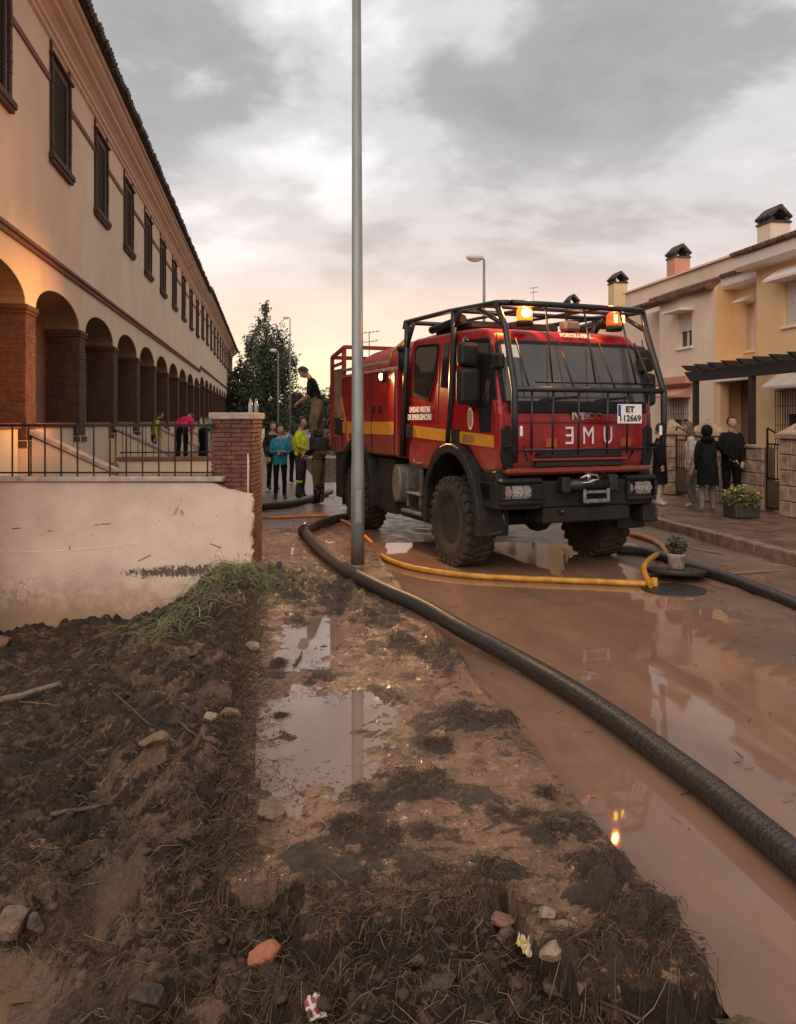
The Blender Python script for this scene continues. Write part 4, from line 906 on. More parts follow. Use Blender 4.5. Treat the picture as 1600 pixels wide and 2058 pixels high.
# ---------------------------------------------------------------- trees
LEAF = mat_attr('leaf', .6, 0, 10, var=.25, scale=2)
def tree(name, label, x, y, h, lobes, nleaf, ls, seed, z0=0.0, tints=((.046, .062, .034), (.026, .038, .024), (.080, .096, .048), (.036, .048, .030))):
    rnd = random.Random(seed); t = thing(name, label, 'tree', (x, y, z0)); b = B(); top = h*.8
    b.tube([(0, 0, 0), (.06, .0, h*.2), (-.05, .05, h*.45), (.02, 0, top)], [h*.018, h*.014, h*.010, h*.003], 8)
    for lx, lz, r, rz in lobes:
        b.tube([(0, 0, max(.2, lz*.5)), (lx*.5, rnd.uniform(-.3, .3), lz*.8), (lx, rnd.uniform(-.5, .5), lz+rz*.4)], [h*.007, h*.004, .012], 5)
    b.done('trunk', mat('bark', (.075, .055, .042), .9, 0, .3, 8, .5), t)
    vs_, fs_, ts_ = [], [], []; shoots = []
    tot = sum(r*r*rz for _, _, r, rz in lobes)
    for lx, lz, r, rz in lobes:
        for _ in range(max(6, int(nleaf/42*r*r*rz/tot))):
            a = rnd.uniform(0, 2*PI); q = rnd.random()**.6; zz = rnd.uniform(-1, 1); rr = r*q*math.sqrt(max(0, 1-zz*zz*.9)); shoots.append((lx+rr*math.cos(a), rr*math.sin(a), lz+rz*zz, rnd.uniform(.5, 1.3), rnd.choice(tints)))
    for sx_, sy_, sz_, l, tn in shoots:                      # upright leafy shoots, light and dark
        dx, dy = rnd.gauss(0, .16)+sx_*.05, rnd.gauss(0, .16)
        for _ in range(42):
            q = rnd.random(); p = Vector((sx_+dx*q*l+rnd.gauss(0, .16), sy_+dy*q*l+rnd.gauss(0, .16), sz_+q*l*1.5)); n_ = Vector((rnd.gauss(0, 1), rnd.gauss(0, 1), rnd.gauss(0, .6))).normalized(); u = n_.orthogonal().normalized(); v = n_.cross(u); s = ls*rnd.uniform(.6, 1.3); k = len(vs_)
            vs_ += [p-u*s, p+v*s*.55, p+u*s, p-v*s*.55]; fs_.append((k, k+1, k+2, k+3)); j = rnd.uniform(.7, 1.35); ts_ += [tuple(c*j for c in tn)]*4
    pydata('crown', vs_, fs_, LEAF, t, tint=ts_); return t
P0 = at_depth(535, 830, 74)
tree('tall_tree', 'tall dark leafy tree at the end of the street, rising above its neighbours', P0.x, P0.y, 12.6,
     [(0, 3.0, 2.2, 2.0), (-.4, 5.6, 2.3, 1.9), (.7, 6.4, 2.1, 1.9), (-.5, 8.2, 1.5, 1.6), (1.3, 8.2, 1.1, 1.4), (0, 10.3, .75, 1.3), (-.5, 9.6, .8, 1.0), (1.7, 5.0, 1.2, 1.3), (2.0, 3.4, 1.4, 1.2), (.2, 1.2, 2.6, 1.0), (-.2, 11.4, .4, .7), (-1.3, 7.4, .6, 1.2), (1.9, 7.0, .7, 1.3)], 25000, .115, 1)
P1 = at_depth(484, 830, 70); tree('round_tree', 'lower dark tree beside the end of the row houses', P1.x, P1.y, 6.6, [(0, 2.2, 1.5, 1.6), (-.2, 4.2, 1.2, 1.4), (.7, 3.2, 1.1, 1.4), (.3, 5.3, .6, .7), (0, .9, 1.7, .9)], 11000, .12, 2)
P2 = at_depth(625, 835, 66); tree('loose_tree', 'small loose tree right of the tall tree, behind the man on the truck', P2.x, P2.y, 4.4, [(0, 1.6, 1.1, 1.0), (.6, 2.6, .9, .8), (-.7, 2.4, 1.0, .9), (1.3, 1.8, .7, .7)], 6500, .11, 3)
P3 = at_depth(585, 840, 90); tree('far_tree', 'far dark bushy tree low behind the people in the street', P3.x, P3.y, 4.6, [(0, 1.8, 2.6, 1.4), (2.8, 1.6, 1.8, 1.2), (-3, 1.8, 2.2, 1.4)], 9000, .15, 4)
P4 = at_depth(668, 800, 95); tree('roadside_tree', 'small far tree beside the back of the truck', P4.x, P4.y, 6, [(0, 2.5, 1.1, 2.0), (.4, 4.2, .7, 1.0)], 4000, .14, 5)

# ---------------------------------------------------------------- lamp posts and antennas
G = on_ground(719, 1136, .12)
t = thing('lamp_post', 'tall galvanised lamp post standing on the muddy pavement in front of the truck', 'lamp post', (G.x, G.y, .10))
b = B(); b.tube([(0, 0, 0), (0, 0, 1.15), (0, 0, 1.35), (-.02, .0, 9.2)], [.084, .082, .076, .046], 24); b.done('pole', GALV, t)
b = B(); b.lathe([(.14, -.02), (.14, .012), (.095, .02), (.09, .035)], seg=20); b.done('base_plate', GALV, t)
b = B(); b.bb(-.04, .04, -.0865, -.078, .55, .95, .004); b.done('hatch', GALV, t)
b = B(); b.tube([(-.02, 0, 9.15), (.1, 0, 9.5), (.5, 0, 9.7), (1.1, 0, 9.75)], .03, 8); b.done('arm', GALV, t)
b = B(); b.ball((1.35, 0, 9.73), .3, 2, (1.1, .55, .28)); b.done('lamp_head', GALV, t)
def street_lamp(px, py, d, zg, label, headr=.24, lit=False, cat='street lamp'):
    p = at_depth(px, py, d); t = thing('street_lamp', label, cat, (p.x, p.y, zg), 0, 'street lamps down the street'); h = p.z-zg
    b = B(); b.tube([(0, 0, 0), (0, 0, h*.6), (0, 0, h-.1), (0, -.0, h)], [.07, .055, .04, .035], 10); b.done('pole', GALV, t)
    b = B(); b.tube([(0, 0, h), (-.12, 0, h+.07), (-.30, 0, h+.09)], .03, 8); b.done('arm', GALV, t)
    b = B(); b.ball((-.32, 0, h+.06), headr, 2, (1.25, .7, .5)); b.done('lamp_head', BLIND, t)
    b = B(); b.ball((-.32, 0, h+.0), headr*.8, 2, (1.2, .6, .45)); b.done('lens', WHITEP, t); return t
street_lamp(973, 522, 26.3, .2, 'street lamp with pale oval head rising behind the fire truck')
street_lamp(559, 706, 52, .1, 'thin pale street lamp in front of the tall tree, left of its twin', .2)
street_lamp(583, 640, 60, .1, 'taller thin grey street lamp in front of the tall tree', .2)
def antenna(px, py, d, h, label, size=1.0):
    p = at_depth(px, py, d); t = thing('tv_antenna', label, 'antenna', (p.x, p.y, p.z-h)); b = B(); b.tube([(0, 0, 0), (0, 0, h)], .03*size, 6); b.done('mast', GALV, t)
    b = B()
    for k, (z, l) in enumerate(((h-.05, .8*size), (h-.05-.5*size, .7*size))):
        b.bar((-l*.6, 0, z), (l*.7, 0, z+.12*size), .03*size)
        for i in range(5): x = -l*.5+i*l*.26; b.bar((x, -.35*size, z+.02+.03*i*size), (x, .35*size, z+.02+.03*i*size), .025*size)
    b.done('aerial', GALV, t)
antenna(1072, 578, 40, 3.2, size=.45, label= 'thin television antenna above the truck cage in the distance'); antenna(742, 668, 34, 4.2, size=.8, label= 'dark twin television antenna above the red hose rolls, right of the lamp post')
# ---------------------------------------------------------------- fire truck (local: x to the photo's right, y to its rear, z up)
TY = .22; TO = Vector((3.557, 10.453, 0))
truck = thing('fire_truck', 'red crew-cab military fire tanker with black roll cage and lit amber beacons', 'fire truck', (TO.x, TO.y, -.005), TY)
OFF = Vector((0, 0, 0))
def part(b, name, m, parent=None): return b.done(name, m, parent or truck, None if parent else OFF.copy())
WB_ = 3.78
# chassis and dark underworks
b = B()
for s in (-1, 1): b.bb(s*.42-.06, s*.42+.06, -.95, 5.2, .80, 1.02)
for y in (-.6, 1.5, 2.7, 5.0): b.bb(-.5, .5, y-.06, y+.06, .82, 1.0)
b.bb(-.35, .35, -.6, 1.4, .75, 1.25, .05); part(b, 'chassis', UNDER)
b = B(); b.tube([(-.85, 0, .58), (.85, 0, .58)], .09, 12); b.ball((.12, 0, .60), .22, 2); b.tube([(-.85, WB_, .58), (.85, WB_, .58)], .10, 12); b.ball((0, WB_, .60), .26, 2); b.tube([(0, .2, .7), (0, WB_, .68)], .05, 8); part(b, 'axle', UNDER)
# wheels
def wheel_parts():
    b = B(); w = .20; ro = .585
    b.lathe([(.29, -w*.8), (.31, -w*.95), (.42, -w*1.02), (.52, -w), (.558, -w*.86), (.565, 0), (.558, w*.86), (.52, w), (.42, w*1.02), (.31, w*.95), (.29, w*.8)], axis='x', seg=48)
    for i in range(26):
        for s in (-1, 1):
            a = 2*PI*(i+(.5 if s > 0 else 0))/26; M = Matrix.Rotation(-a, 3, 'X')
            p = M @ Vector((s*.115, 0, .572)); b.box(p, (.155, .082, .036), M @ Matrix.Rotation(s*.38, 3, 'Z'), .006)
            p = M @ Vector((s*.192, 0, .545)); b.box(p, (.03, .07, .05), M, .006)
        a = 2*PI*(i+.25)/26; M = Matrix.Rotation(-a, 3, 'X'); b.box(M @ Vector((0, 0, .57)), (.09, .05, .03), M @ Matrix.Rotation(.5, 3, 'Z'), .004)
    ty = b.done('tyre', RUBBER)
    b = B(); b.lathe([(.02, -.10), (.10, -.10), (.11, -.045), (.17, -.035), (.20, -.085), (.265, -.10), (.292, -.155), (.30, -.165), (.30, .15), (.05, .15)], axis='x', seg=36)
    for i in range(10): a = 2*PI*i/10; b.tube([(-.06, .145*math.cos(a), .145*math.sin(a)), (-.03, .145*math.cos(a), .145*math.sin(a))], .014, 6)
    rm = b.done('rim', RIM)
    b = B(); b.lathe([(.02, -.15), (.075, -.145), (.085, -.10), (.085, -.05)], axis='x', seg=20); hb = b.done('hub', RIM); return ty, rm, hb
ty, rm, hb = wheel_parts(); first = True
for x, y in ((-1.04, 0), (1.04, 0), (-1.03, WB_), (1.03, WB_)):
    w = bpy.data.objects.new('wheel', None); COL.objects.link(w); w.parent = truck; w.location = (x, y, .585)
    if x > 0: w.rotation_euler = (0, 0, PI)
    for o in (ty, rm, hb):
        c = o if first else o.copy()
        if not first: COL.objects.link(c)
        c.parent = w
    first = False
# cab: side outline with a wheel arch cut out of it
arch = [(.72*math.cos(a), .62+.80*math.sin(a)) for a in np.linspace(R(52), R(128), 9)]
def side_outline(o=0.0):
    return [(-1.06, 1.26), (-1.14, 1.34), (-1.17, 1.62), (-1.16, 1.98), (-1.11, 2.10), (-.87, 2.90), (-.79, 3.01), (-.62, 3.06), (.0, 3.10), (1.58, 3.13), (1.66, 3.05), (1.67, 1.22), (.92, 1.20), (.86, 1.34), (.55, 1.54), (.1, 1.60), (-.35, 1.53), (-.62, 1.30), (-.74, 1.24)]
b = B(); b.prism(side_outline(), 'x', -1.12, 1.12, .07, 3)
for v in b.bm.verts:                          # body tapers inwards above the waist
    if v.co.z > 2.05: v.co.x *= 1-.045*(v.co.z-2.05)
cab = part(b, 'cab_body', RED)
for f in cab.data.polygons: f.use_smooth = False
def onside(y, z, d=0.0, s=-1):                # point on the cab flank
    x = 1.12*(1-.045*max(0, z-2.05)); return (s*(x+d), y, z)
def side_patch(poly, d0, d1, name, m, s=-1, parent=None):
    b = B(); A = [b.bm.verts.new(onside(y, z, d0, s)) for y, z in poly]; C = [b.bm.verts.new(onside(y, z, d1, s)) for y, z in poly]; n = len(poly)
    b.bm.faces.new(C); b.bm.faces.new(A[::-1])
    for i in range(n): b.bm.faces.new((A[i], A[(i+1) % n], C[(i+1) % n], C[i]))
    return part(b, name, m, parent)
for s in (-1, 1):
    side_patch([(1.50, 2.30), (1.46, 2.28), (.90, 2.17), (.70, 2.54), (.62, 2.90), (.66, 2.98), (1.40, 3.02), (1.47, 2.97)], .001, .006, 'window_seal', SEAL, s)
    side_patch([(1.45, 2.34), (1.42, 2.32), (.93, 2.22), (.75, 2.56), (.67, 2.88), (.71, 2.94), (1.36, 2.98), (1.42, 2.93)], .0065, .010, 'rear_side_window', GLASS, s)
    side_patch([(-.93, 1.76), (-.66, 1.76), (-.62, 2.07), (-.30, 2.14), (-.12, 2.26), (-.16, 2.93), (-.80, 2.93), (-.94, 2.62)], .001, .006, 'front_side_window', GLASS, s)
    side_patch([(.33, 2.34), (.52, 2.36), (.48, 2.96), (.31, 2.96)], .001, .007, 'small_side_window', GLASS, s)
    for y in (-1.0, .22, .62, 1.58): b = B(); b.bar(onside(y, 1.56, .002, s), onside(y, 2.95, .002, s), .012, .008); part(b, 'door_seam', BLACKL)
    b = B()
    side_patch([(-1.02, 1.58), (1.665, 1.665), (1.665, 1.84), (-1.02, 1.725)], .002, .006, 'yellow_stripe', YELLOW, s)
    for y, q in ((0, 1.70), (1.56, 1.76)): side_patch([(y-.10, q-.11), (y+.10, q-.11), (y+.10, q+.09), (y-.10, q+.09)], .0065, .03, 'door_handle', BLACKP, s)
    side_patch([(-.52, 1.62), (-.20, 1.63), (-.20, 1.725), (-.52, 1.715)], .0065, .009, 'stripe_label', mat('label ochre', (.30, .16, .03), .5), s)
# lettering, emblem and marks on the near flank
rs = (PI/2, 0, -PI/2)
text('UNIDAD MILITAR', .115, WHITEP, truck, onside(1.21, 2.06, .004), rs, width=.76, thick=.004); text('DE EMERGENCIAS', .115, WHITEP, truck, onside(1.22, 1.95, .004), rs, width=.85, thick=.004)
text('1 . ......', .06, WHITEP, truck, onside(1.30, 1.30, .004), rs, width=.26)
b = B(); b.lathe([(.125, 0), (.125, .006)], axis='x', seg=24, M=Matrix.Translation(onside(-.41, 1.93, .008)) @ Matrix.Diagonal((1, .60, 1.15, 1))); em = part(b, 'emblem', WHITEP)
b = B(); b.lathe([(.10, 0), (.10, .006)], axis='x', seg=24, M=Matrix.Translation(onside(-.41, 1.93, .012)) @ Matrix.Diagonal((1, .58, 1.15, 1))); part(b, 'emblem_field', mat('emblem ochre', (.42, .20, .10), .5), em)
# nose: corner vents, grille slots, panel seams, orange badges
def nose(x, z):                                # point on the front face
    y = -1.47 if z > 1.62 else -1.44-(z-1.34)*.107
    return (x, y, z)
OFF = Vector((0, .30, 0))
b = B(); b.prism([(-.98, 2.13), (.98, 2.13), (1.0, 2.0), (-1.0, 2.0)], 'y', -1.485, -1.40, .01); part(b, 'wiper_cowl', BLACKP)
nrm = Vector((0, -.80, .24)).normalized(); wa, wb = Vector((0, -1.405, 2.12)), Vector((0, -1.185, 2.86))
def ws(x, t, d): return tuple(wa+(wb-wa)*t+nrm*d+Vector((x, 0, 0)))
def ws_patch(pts, d0, d1, name, m, parent=None):
    b = B(); A = [b.bm.verts.new(ws(x, t, d0)) for x, t in pts]; C = [b.bm.verts.new(ws(x, t, d1)) for x, t in pts]; n = len(pts); b.bm.faces.new(A); b.bm.faces.new(C[::-1])
    for i in range(n): b.bm.faces.new((A[i], A[(i+1) % n], C[(i+1) % n], C[i]))
    return part(b, name, m, parent)
ws_patch([(-1.06, .0), (1.06, .0), (1.065, .5), (1.04, .97), (.98, 1.04), (-.98, 1.04), (-1.04, .97), (-1.065, .5)], .004, .016, 'windscreen_seal', BLACKP)
wsc = ws_patch([(-1.01, .02), (1.01, .02), (1.01, .92), (.95, .97), (-.95, .97), (-1.01, .92)], .0165, .024, 'windscreen', WSHIELD)
ws_patch([(-.97, .74), (-.74, .74), (-.72, .95), (-.97, .95)], .0245, .026, 'paper_card', WHITEP, wsc)
for x in (-.55, .25): b = B(); b.bar(ws(x, .03, .05), ws(x+.55, .10, .035), .018, .014); b.tube([ws(x-.1, -.05, .05), ws(x+.25, .06, .05)], .012, 6); part(b, 'wiper', BLACKP)
for s in (-1, 1):
    for yz in ([(-1.385, 2.16), (-1.19, 2.84), (-1.10, 2.84), (-1.24, 2.16)],): side_patch(yz, .001, .006, 'corner_window', GLASS, s)
    b = B(); b.prism([(s*.94, 1.33), (s*1.06, 1.33), (s*1.10, 1.45), (s*1.10, 1.80), (s*1.03, 1.86), (s*.94, 1.80)], 'y', -1.475, -1.40, .012); part(b, 'corner_vent', BLACKP)
for z0, z1, x0 in ((1.455, 1.525, .62), (1.345, 1.405, .64)): b = B(); b.bb(-x0, x0, -1.484, -1.40, z0, z1, .008); part(b, 'grille_slot', BLACKL)
b = B(); b.bb(-.70, .70, -1.50, -1.42, 1.412, 1.446, .012); b.bb(-1.05, 1.05, -1.50, -1.36, 1.255, 1.335, .03); part(b, 'grille_bar', RED)
for z in (1.88, 1.54): b = B(); b.bar((-.95, -1.478 if z > 1.7 else -1.472, z), (.95, -1.478 if z > 1.7 else -1.472, z), .010, .010); part(b, 'panel_seam', BLACKL)
for s in (-1, 1): b = B(); b.bar((s*.80, -1.475, 1.60), (s*.74, -1.462, 1.40), .010, .010); part(b, 'panel_seam', BLACKL)
for x in (-.42, .68): b = B(); b.bb(x-.08, x+.08, -1.481, -1.465, 1.58, 1.685, .004); part(b, 'amber_badge', mat('dull amber', (.42, .10, .02), .4))
rf_ = (PI/2, 0, 0)
text('IVECO', .11, CHROME, truck, (.10, -1.478+.30, 1.955), rf_, width=.46, thick=.006)
for i, ch in enumerate('EMU'): text(ch, .31, WHITEP, truck, ((-.16, .11, .40)[i], -1.484+.30, 1.71), rf_, mirror=(ch == 'E'), width=(.115, .15, .125)[i], thick=0.0, depth=.003)
for i, ch in enumerate('U N E'): 
    if ch != ' ': text(ch, .07, mat('faded amber letter', (.45, .12, .03), .5), truck, (-.35+i*.22, -1.482+.30, 1.56), rf_)
text('FORTSU-FIRE', .085, WHITEP, truck, (.15, -.845, 2.985), (PI/2-.62, 0, 0), width=.46, thick=.004)
# number plate
OFF = Vector((-.20, .14, 0))
b = B(); b.box((.70, -1.62, 1.985), (.36, .012, .235), None, .004); pl = part(b, 'number_plate', WHITEP)
b = B(); b.bb(.523, .565, -1.6285, -1.6265, 1.96, 2.095); part(b, 'plate_strip', BLUEP, pl)
b = B(); b.bar((.55, -1.61, 2.0), (.55, -1.48, 2.0), .02); b.bar((.85, -1.61, 2.0), (.85, -1.48, 2.0), .02); part(b, 'plate_bracket', BLACKM, pl)
text('ET', .10, BLACKL, truck, (.50, -1.6295+.14, 2.038), rf_, width=.13, thick=.004); text('112669', .105, BLACKL, truck, (.50, -1.6275+.14, 1.928), rf_, width=.31, thick=.003)
# bumper, headlights, winch, hooks
OFF = Vector((0, .43, 0))
b = B(); bp = [(-1.17, -1.50), (-1.10, -1.62), (-.80, -1.68), (.80, -1.68), (1.10, -1.62), (1.17, -1.50), (1.17, -1.12), (-1.17, -1.12)]
b.prism([(-1.16, -1.52), (-1.08, -1.62), (-.62, -1.66), (-.55, -1.60), (.42, -1.60), (.72, -1.66), (1.08, -1.62), (1.16, -1.52), (1.16, -1.1), (-1.16, -1.1)], 'z', .845, 1.17, .02, 2)
b.bb(-.55, .72, -1.64, -1.2, .66, .844, .02); bm_p = part(b, 'bumper', BLACKP)
for s in (-1, 1):
    x0, x1 = (-1.15, -.58) if s < 0 else (.64, 1.10)
    b = B(); b.bb(x0, x1, -1.70, -1.50, 1.15, 1.215, .025); b.bb(x0, x1, -1.70, -1.60, .90, .955, .02); b.bb(x0, x0+.045, -1.70, -1.60, .955, 1.15, .01); b.bb(x1-.16 if s < 0 else x1-.03, x1, -1.70, -1.60, .955, 1.15, .01); part(b, 'light_housing', BLACKP, bm_p)
    for dx, w, nm in ((.10, .10, 'indicator'), (.235, .15, 'headlight'), (.375, .13, 'headlight')):
        x = x0+dx-(.0 if s < 0 else .045)
        if x+w/2 > x1: continue
        b = B(); b.lathe([(.005, -1.625), (w*.42, -1.655), (w*.48, -1.675)], axis='y', seg=18, M=Matrix.Translation((x, 0, 1.055)) @ Matrix.Diagonal((1, 1, .68/ max(.5, w*6), 1))); b.bb(x-w*.47, x+w*.47, -1.652, -1.640, .975, 1.135, .008); b.ball((x, -1.668, 1.04), w*.18, 1); hl = part(b, nm, HEADL if nm == 'headlight' else mat('smoky indicator', (.40, .30, .30), .15, .5, .3, 50, .5, 90))
OFF = Vector((-.14, .43, 0))
b = B(); b.tube([(-.10, -1.66, 1.12), (.50, -1.66, 1.12)], .075, 16); b.bb(-.20, -.08, -1.74, -1.58, 1.03, 1.22, .02); b.bb(.48, .62, -1.74, -1.58, 1.03, 1.24, .02); wn = part(b, 'winch', BLACKM)
b = B()
for i in range(9): b.tube([(.20+.10*math.cos(a)+i*.012-.04, -1.66+.10*math.sin(a), 1.15+.004*i) for a in np.linspace(0, 2*PI, 14)], .011, 5)
b.tube([(.05, -1.72, 1.20), (.15, -1.75, 1.25), (.28, -1.74, 1.24), (.34, -1.76, 1.12)], .014, 6); b.ball((.16, -1.74, 1.22), .04, 1); part(b, 'winch_cable', CHROME, wn)
b = B(); b.bb(.12, .47, -1.735, -1.70, .895, .945, .01); b.bb(.12, .47, -1.735, -1.70, 1.01, 1.05, .01); b.bb(.10, .145, -1.737, -1.70, .90, 1.07, .01); b.bb(.445, .49, -1.737, -1.70, .90, 1.07, .01); part(b, 'fairlead', mat('worn zinc', (.34, .34, .34), .35, .7, .25, 20), wn)
OFF = Vector((0, .43, 0))
b = B(); b.tube([(-1.0, -1.45, .86), (-1.02, -1.50, .74), (-.98, -1.50, .62), (-1.02, -1.44, .56), (-1.2, -1.38, .52)], .022, 8); part(b, 'tow_hook', BLACKM); b = B(); b.tube([(1.06, -1.45, .80), (1.10, -1.52, .66), (1.22, -1.52, .62), (1.26, -1.48, .75), (1.12, -1.42, .84)], .026, 8); part(b, 'tow_hook', BLACKM); b = B(); b.ball((-.30, -1.66, .80), .04, 1); part(b, 'bumper_eye', BLACKM)
b = B(); b.bb(1.0, 1.2, -1.56, -1.3, .60, .84, .02); part(b, 'bumper_bracket', BLACKP)
# wheel-arch flares, steps, side boxes
OFF = Vector((0, 0, 0))
def flare(yc, s, name):
    b = B(); prof = []; n = 16
    outer = [(yc+.86*math.cos(a)*1.0, .62+.99*math.sin(a)) for a in np.linspace(R(-8), R(188), n)]; inner = [(yc+.74*math.cos(a), .62+.86*math.sin(a)) for a in np.linspace(R(188), R(-8), n)]
    b.prism(outer+inner, 'x', s*.82, s*1.245, .015, 1); return part(b, name, BLACKP)
for s in (-1, 1): flare(0, s, 'wheel_arch'); flare(WB_, s, 'wheel_arch')
for s in (-1, 1):
    b = B(); b.bb(s*1.16, s*.90, -1.02, -.70, .92, 1.16, .02); b.prism([(-1.12, 1.165), (-.70, 1.165), (-.70, 1.26), (-1.08, 1.30)], 'x', s*.95, s*1.13, .01, 1); part(b, 'front_skirt', BLACKP)
    b = B(); b.bar((s*1.12, 1.15, 1.18), (s*1.12, 1.18, .62), .035); b.bar((s*1.12, 1.70, 1.18), (s*1.12, 1.65, .62), .03); b.bb(s*1.18, s*.92, 1.05, 1.80, .52, .57, .012); b.bb(s*1.16, s*.92, 1.12, 1.66, .80, .84, .012); part(b, 'cab_step', mat('step aluminium', (.22, .21, .20), .5, .4, .25, 15))
    b = B(); b.prism([(2.08+.17*math.cos(a), .93+.30*math.sin(a)) for a in np.linspace(0, 2*PI, 20)[:-1]], 'x', s*1.15, s*.72, .03, 2); part(b, 'air_tank', mat('grey tank', (.20, .19, .175), .55, .2, .2, 10))
    b = B(); b.bb(s*1.10, s*.45, 2.28, 3.0, .42, 1.29, .02); part(b, 'side_locker', UNDER); b = B(); b.bb(s*1.14, s*.45, 4.66, 5.2, .45, 1.30, .02); part(b, 'side_locker', UNDER)
    b = B(); b.bb(s*1.0, s*.40, 1.0, 2.27, .40, .78, .03); part(b, 'battery_box', UNDER)
    b = B(); b.bb(s*1.20, s*.80, WB_+.80, WB_+.84, .35, .95); part(b, 'mud_flap', BLACKP)
# water-tank body, its bands and lockers
b = B(); b.prism([(-1.20, 1.36), (-1.20, 2.70), (-1.12, 2.76), (1.12, 2.76), (1.20, 2.70), (1.20, 1.36), (1.0, 1.30), (-1.0, 1.30)], 'y', 1.96, 4.62, .03, 2); b.bb(-1.19, 1.19, 4.621, 5.34, 1.32, 1.62, .02); part(b, 'tank_body', RED2)
for s in (-1, 1):
    b = B(); b.bb(s*1.204, s*1.21, 2.0, 4.58, 1.68, 1.885); part(b, 'yellow_band', YELLOW)
    for y in (2.0, 3.02, 3.95, 4.58): b = B(); b.bb(s*1.203, s*1.212, y-.012, y+.012, 1.40, 2.70); part(b, 'locker_seam', BLACKL)
    for y in (2.62, 2.92, 3.7): b = B(); b.bb(s*1.203, s*1.225, y-.05, y+.05, 2.02, 2.14, .006); part(b, 'latch', BLACKP)
    b = B(); b.bar((s*1.17, 2.35, 2.83), (s*1.17, 4.6, 2.83), .05, .05, .01); b.bar((s*1.21, 1.98, 2.70), (s*1.21, 4.6, 2.70), .03, .02); part(b, 'top_rail', mat('dull aluminium', (.36, .33, .30), .45, .5, .2, 12))
    b = B(); b.prism([(4.60, 2.35), (4.70, 2.35), (4.20, 1.40), (4.05, 1.40)], 'x', s*1.213, s*1.222); part(b, 'orange_strap', HOSEORA)
# red hose rolls and canopy hump along the tank top
rl = bpy.data.objects.new('hose_roll', None)
b = B(); n = 18; b.prism([(.92*math.cos(a), .58*math.sin(a)) for a in np.linspace(0, PI, n)], 'y', -.26, .26, .05, 2); b.lathe([(.30, 0), (.30, .02)], axis='y', seg=16, M=Matrix.Translation((-.4, -.29, .16))); hr = b.done('hose_roll', mat('red canvas cover', (.36, .035, .026), .6, 0, .2, 3, .35, 25), truck, (0, 2.26, 2.765))
for i in range(1, 5): o = link('hose_roll', hr.data, truck, (0, 2.26+.54*i, 2.765)); o.scale = (1, 1, 1-.03*i)
b = B(); b.tube([(-.97, 2.85, 2.78), (-.92, 2.80, 3.05), (-.70, 2.78, 3.24)], .025, 6); part(b, 'strap', HOSEYEL)
b = B(); b.tube([(-1.08, 1.92, 2.70), (-1.08, 1.92, 2.98)], .085, 14); b.tube([(-1.08, 1.92, 2.98), (-1.08, 1.92, 3.04)], .11, 14); part(b, 'air_intake', BLACKP)
# rear frame
b = B()
for s in (-1, 1):
    b.bar((s*1.17, 5.33, 1.6), (s*1.17, 5.33, 3.12), .07, .07, .01); b.bar((s*1.17, 5.33, 3.12), (s*1.17, 4.55, 3.26), .07, .07, .01); b.bar((s*1.17, 5.33, 2.94), (s*1.17, 4.55, 2.98), .05, .05); b.bar((s*1.17, 4.6, 2.7), (s*1.17, 4.6, 3.26), .07)
b.bar((-1.17, 5.33, 3.12), (1.17, 5.33, 3.12), .07); b.bar((-1.17, 4.57, 3.26), (1.17, 4.57, 3.26), .07); part(b, 'rear_frame', RED2)
b = B(); b.bb(-1.16, -1.10, 4.68, 5.28, 1.95, 2.88, .01); part(b, 'rear_side_panel', mat('khaki panel', (.26, .19, .11), .7, 0, .25, 4))
b = B(); b.bb(-1.14, -.5, 4.7, 5.3, 1.63, 1.92, .02); part(b, 'rear_locker', UNDER)
b = B(); b.bb(-1.15, 1.15, 5.36, 6.2, 1.22, 1.30, .01); b.bar((-1.16, 5.4, 1.56), (-1.16, 6.1, 1.52), .05); part(b, 'rear_platform', mat('dull aluminium', (.36, .33, .30), .45))
# roll cage: each bar a part
CG = 0.036
def cage(pts, r=CG): b = B(); b.tube(pts, r, 10); part(b, 'cage_bar', BLACKM)
for s in (-1, 1):
    X = s*1.115
    cage([(X, 1.80, 3.30), (X, 1.76, 3.40), (X, .20, 3.37), (X, -.62, 3.33), (X*.97, -1.0, 3.32), (X*.86, -1.14, 3.31)], .034)
    cage([(X, 1.68, 3.38), (X, 1.76, 2.5), (X, 1.88, 1.36)], .045); cage([(X, 1.42, 3.38), (X, 1.70, 3.02)], .032)
    cage([(X, .08, 3.36), (X, .09, 3.0), (X*1.01, .14, 2.2), (X*1.01, .24, 1.55)], .045); cage([(X, -.14, 3.35), (X, .08, 3.14)], .03)
    cage([(X*.97, -1.0, 3.32), (X*.93, -1.14, 3.02), (X*.96, -1.42, 2.26), (X*.96, -1.42, 1.9), (X*.95, -1.40, 1.42)], .040); cage([(X, -.52, 3.33), (X*.94, -1.10, 3.06)], .030)
    cage([(X*.96, -1.41, 1.62), (X*.96, -1.10, 1.58)], .022)
OFF = Vector((0, .20, 0))
cage([(-.95, -1.34, 3.31), (-.4, -1.36, 3.31), (.4, -1.36, 3.31), (.95, -1.34, 3.31)], .036)
cage([(-1.06, -1.62, 2.27), (1.06, -1.62, 2.27)], .034); cage([(-.75, -1.56, 2.36), (.95, -1.56, 2.36)], .014); cage([(-.95, -1.60, 1.56), (1.0, -1.60, 1.56)], .016)
cage([(-1.11, -.12, 3.36), (1.11, -.12, 3.36)], .03); cage([(-1.11, -.85, 3.33), (1.11, -.85, 3.33)], .026); cage([(-1.11, 1.54, 3.39), (1.11, 1.54, 3.39)], .034)
for x in (-.45, .35): cage([(x, 1.54, 3.39), (x, -1.36, 3.31)], .022)
